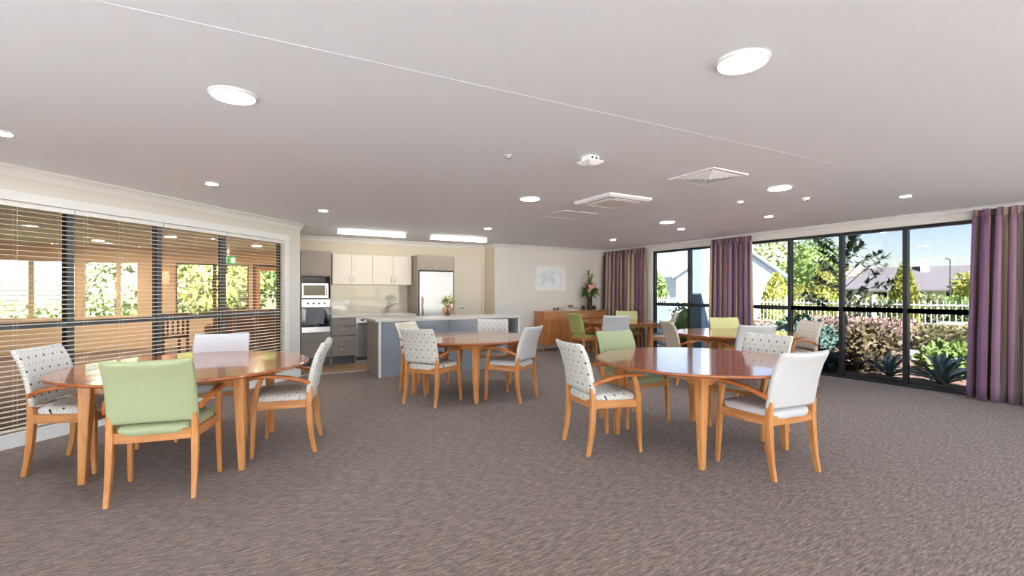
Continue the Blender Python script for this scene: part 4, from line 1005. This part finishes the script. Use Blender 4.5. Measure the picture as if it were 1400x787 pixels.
X, Y = px(1093, 20.5); conifer(X, Y, 1.7, .8, F_['yellow'], 'rounded yellow-green conifer between the house and the magnolia', 6)
for i, (p_, d, z, r, f_, l_) in enumerate(((1060, 45, 4.2, (2.6, 2.6, 2.2), 'pale', 'pale leafy tree rising behind the gabled house roof'), (1112, 36, 3.2, (2.0, 2.0, 2.1), 'mid', 'green tree behind the magnolia crown'),
        (892, 22, 1.1, (.55, .55, 1.2), 'mid', 'small green tree seen through the narrow window'), (1266, 24, .55, (.75, .75, .6), 'pale', 'round pale shrub across the street below the grey roof'), (1300, 26, .5, (1.1, 1.1, .5), 'mid', 'low green shrub across the street by the curtain'),
        (1195, 26, .5, (.8, .8, .55), 'pale', 'round pale shrub across the street behind the magnolia'), (1150, 30, .5, (.9, .9, .6), 'pale', 'pale shrub across the street half hidden by the magnolia'), (1345, 40, 1.6, (2, 2, 1.6), 'yellow', 'yellow-green tree beside the grey-roofed house'))):
    X, Y = px(p_, d); shrub('street_tree' if d > 30 or i == 2 else 'street_shrub', l_, 'tree' if d > 30 or i == 2 else 'shrub', (X, Y, z), r, 1500, .10 + d * .006, F_[f_], 60 + i, trunk=.12 if d > 30 or i == 2 else 0, gz=-.2 if d > 24 else -.07)
# neighbouring houses
def gable_house(name, label, px_, d, half, eave, apex, depth, rot, wallm, roofm, over=.35, chimney=False, wins=(), gz=-.25):
    X, Y = px(px_, d); o = thing(name, label, 'house', (X, Y, gz), R(rot)); e_, a_ = eave - gz, apex - gz
    v = [(-half, 0, 0), (half, 0, 0), (half, 0, e_), (0, 0, a_), (-half, 0, e_)]; v2 = [(x, depth, z) for x, y, z in v]
    MB().add(v + v2, [(0, 1, 2, 3, 4), (9, 8, 7, 6, 5), (0, 5, 6, 1), (1, 6, 7, 2), (0, 4, 9, 5), (2, 7, 8, 3), (3, 8, 9, 4)]).build('walls', wallm, o)
    sl = (a_ - e_) / half
    for s in (-1, 1):
        xe = s * (half + over); ze = e_ - over * sl; q = [(0, a_ + .05), (xe, ze + .05), (xe, ze + .2), (0, a_ + .22)]
        MB().rings([[(x, y, z) for x, z in q] for y in (-.35, depth + .35)]).build('roof', roofm, o)
    for x0, x1, z0, z1 in wins:
        wn = bxo('window', M['trim'], x0, x1, -.05, -.001, z0, z1, o); bxo('pane', M['black'], x0 + .08, x1 - .08, -.06, -.051, z0 + .08, z1 - .08, wn)
    if chimney: bxo('chimney', M['brick'], -1.2, -.5, depth * .4, depth * .4 + .7, a_ - 1, a_ + 1.1, o)
    return o
gable_house('gabled_house', 'pale gabled house behind the middle curtain', 996, 30, 3.35, 2.45, 4.75, 9, -30, M['house'], M['roofw'])
X, Y = px(1290, 52)
gh = gable_house('bungalow', 'grey-roofed bungalow with a white chimney across the street', 1335, 50, 4.2, 1.75, 4.1, 9.5, 19, M['housew'], M['roofg'], .5, True)
for y0 in (1.2, 4.2, 7.2):
    wn = bxo('window', M['trim'], -4.26, -4.201, y0, y0 + 1.4, .8, 1.75, gh); bxo('pane', M['black'], -4.27, -4.261, y0 + .08, y0 + 1.32, .88, 1.67, wn)
gable_house('street_house', 'low pale house with a grey roof behind the magnolia', 1222, 66, 3.6, 1.9, 3.6, 9, 23, M['housew'], M['roofg'], .4)
tag(bxo('blue_column', M['blue'], 9.0, 9.28, 7.02, 7.28, -.07, 3.0), 'pale blue rendered column outside the narrow window', 'column')
tag(bxo('low_blue_wall', M['blue'], 10.2, 10.4, 9.0, 11.5, -.07, 1.05), 'low pale blue garden wall outside the narrow window', 'wall')
LP = thing('street_lamp', 'thin street lamp post across the street', 'street lamp', (*px(1299, 40), -.2))
MB().tube([(0, 0, 0), (0, 0, 4.4)], [.06, .035], 8).build('pole', M['darkgrey'], LP); MB().tube([(0, 0, 4.35), (.3, .3, 4.5)], .03, 6).build('arm', M['darkgrey'], LP); bxo('lamp_head', M['darkgrey'], .2, .5, .25, .4, 4.47, 4.53, LP)
# far hills
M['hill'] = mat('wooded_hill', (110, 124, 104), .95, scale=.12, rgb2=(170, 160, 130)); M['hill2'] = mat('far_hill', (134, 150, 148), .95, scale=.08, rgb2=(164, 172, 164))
def hills(name, d, p0, p1, z0, amp, m, seed):
    rn = random.Random(seed); mb = MB(); n = 60; a_ = []; b_ = []
    for i in range(n + 1):
        X, Y = px(p0 + (p1 - p0) * i / n, d); z = z0 + amp * (.5 * math.sin(i * .25 + seed) + .25 * math.sin(i * .7 + 2 * seed) + .12 * rn.uniform(-1, 1)); X2, Y2 = px(p0 + (p1 - p0) * i / n, d * 1.25)
        a_.append((X, Y, z * .55, X, Y)); b_.append((X, Y, z, X2, Y2))
    for i in range(n):
        A, B = b_[i], b_[i + 1]
        mb.add([(A[0] * .9, A[1] * .9, -1), (B[0] * .9, B[1] * .9, -1), (B[0], B[1], B[2] * .8), (A[0], A[1], A[2] * .8), (B[3], B[4], B[2] * 1.25), (A[3], A[4], A[2] * 1.25), (B[3] * 1.2, B[4] * 1.2, -1), (A[3] * 1.2, A[4] * 1.2, -1)], [(0, 1, 2, 3), (3, 2, 4, 5), (5, 4, 6, 7)])
    return struct(mb.build(name, m, None, True))
hills('hill_near', 150, 600, 2600, 8.5, 2.5, M['hill'], 2)
hills('hill_far', 300, 500, 2600, 19, 4, M['hill2'], 5)
# garden seen through the lounge windows
for i, (x, y, z, r, f_, l_) in enumerate(((-3.0, 19.6, 1.5, (1.6, 1.0, 1.5), 'pale', 'pale tree outside the lounge windows'), (-.6, 17.0, 1.6, (1.2, .8, 1.7), 'yellow', 'yellow-green tree outside the lounge window by the exit sign'), (1.2, 20.5, 2.3, (1.6, 1.0, 1.2), 'mid', 'green tree outside the lounge window beside the brown door'), (-6.5, 22.0, .35, (2.4, 1.2, .55), 'pale', 'pale hedge outside the lounge windows at the photo edge'))):
    shrub('lounge_garden_tree', l_, 'tree', (x, y, z), r, 1500, .2, F_[f_], 90 + i, gz=-.14, trunk=.08)
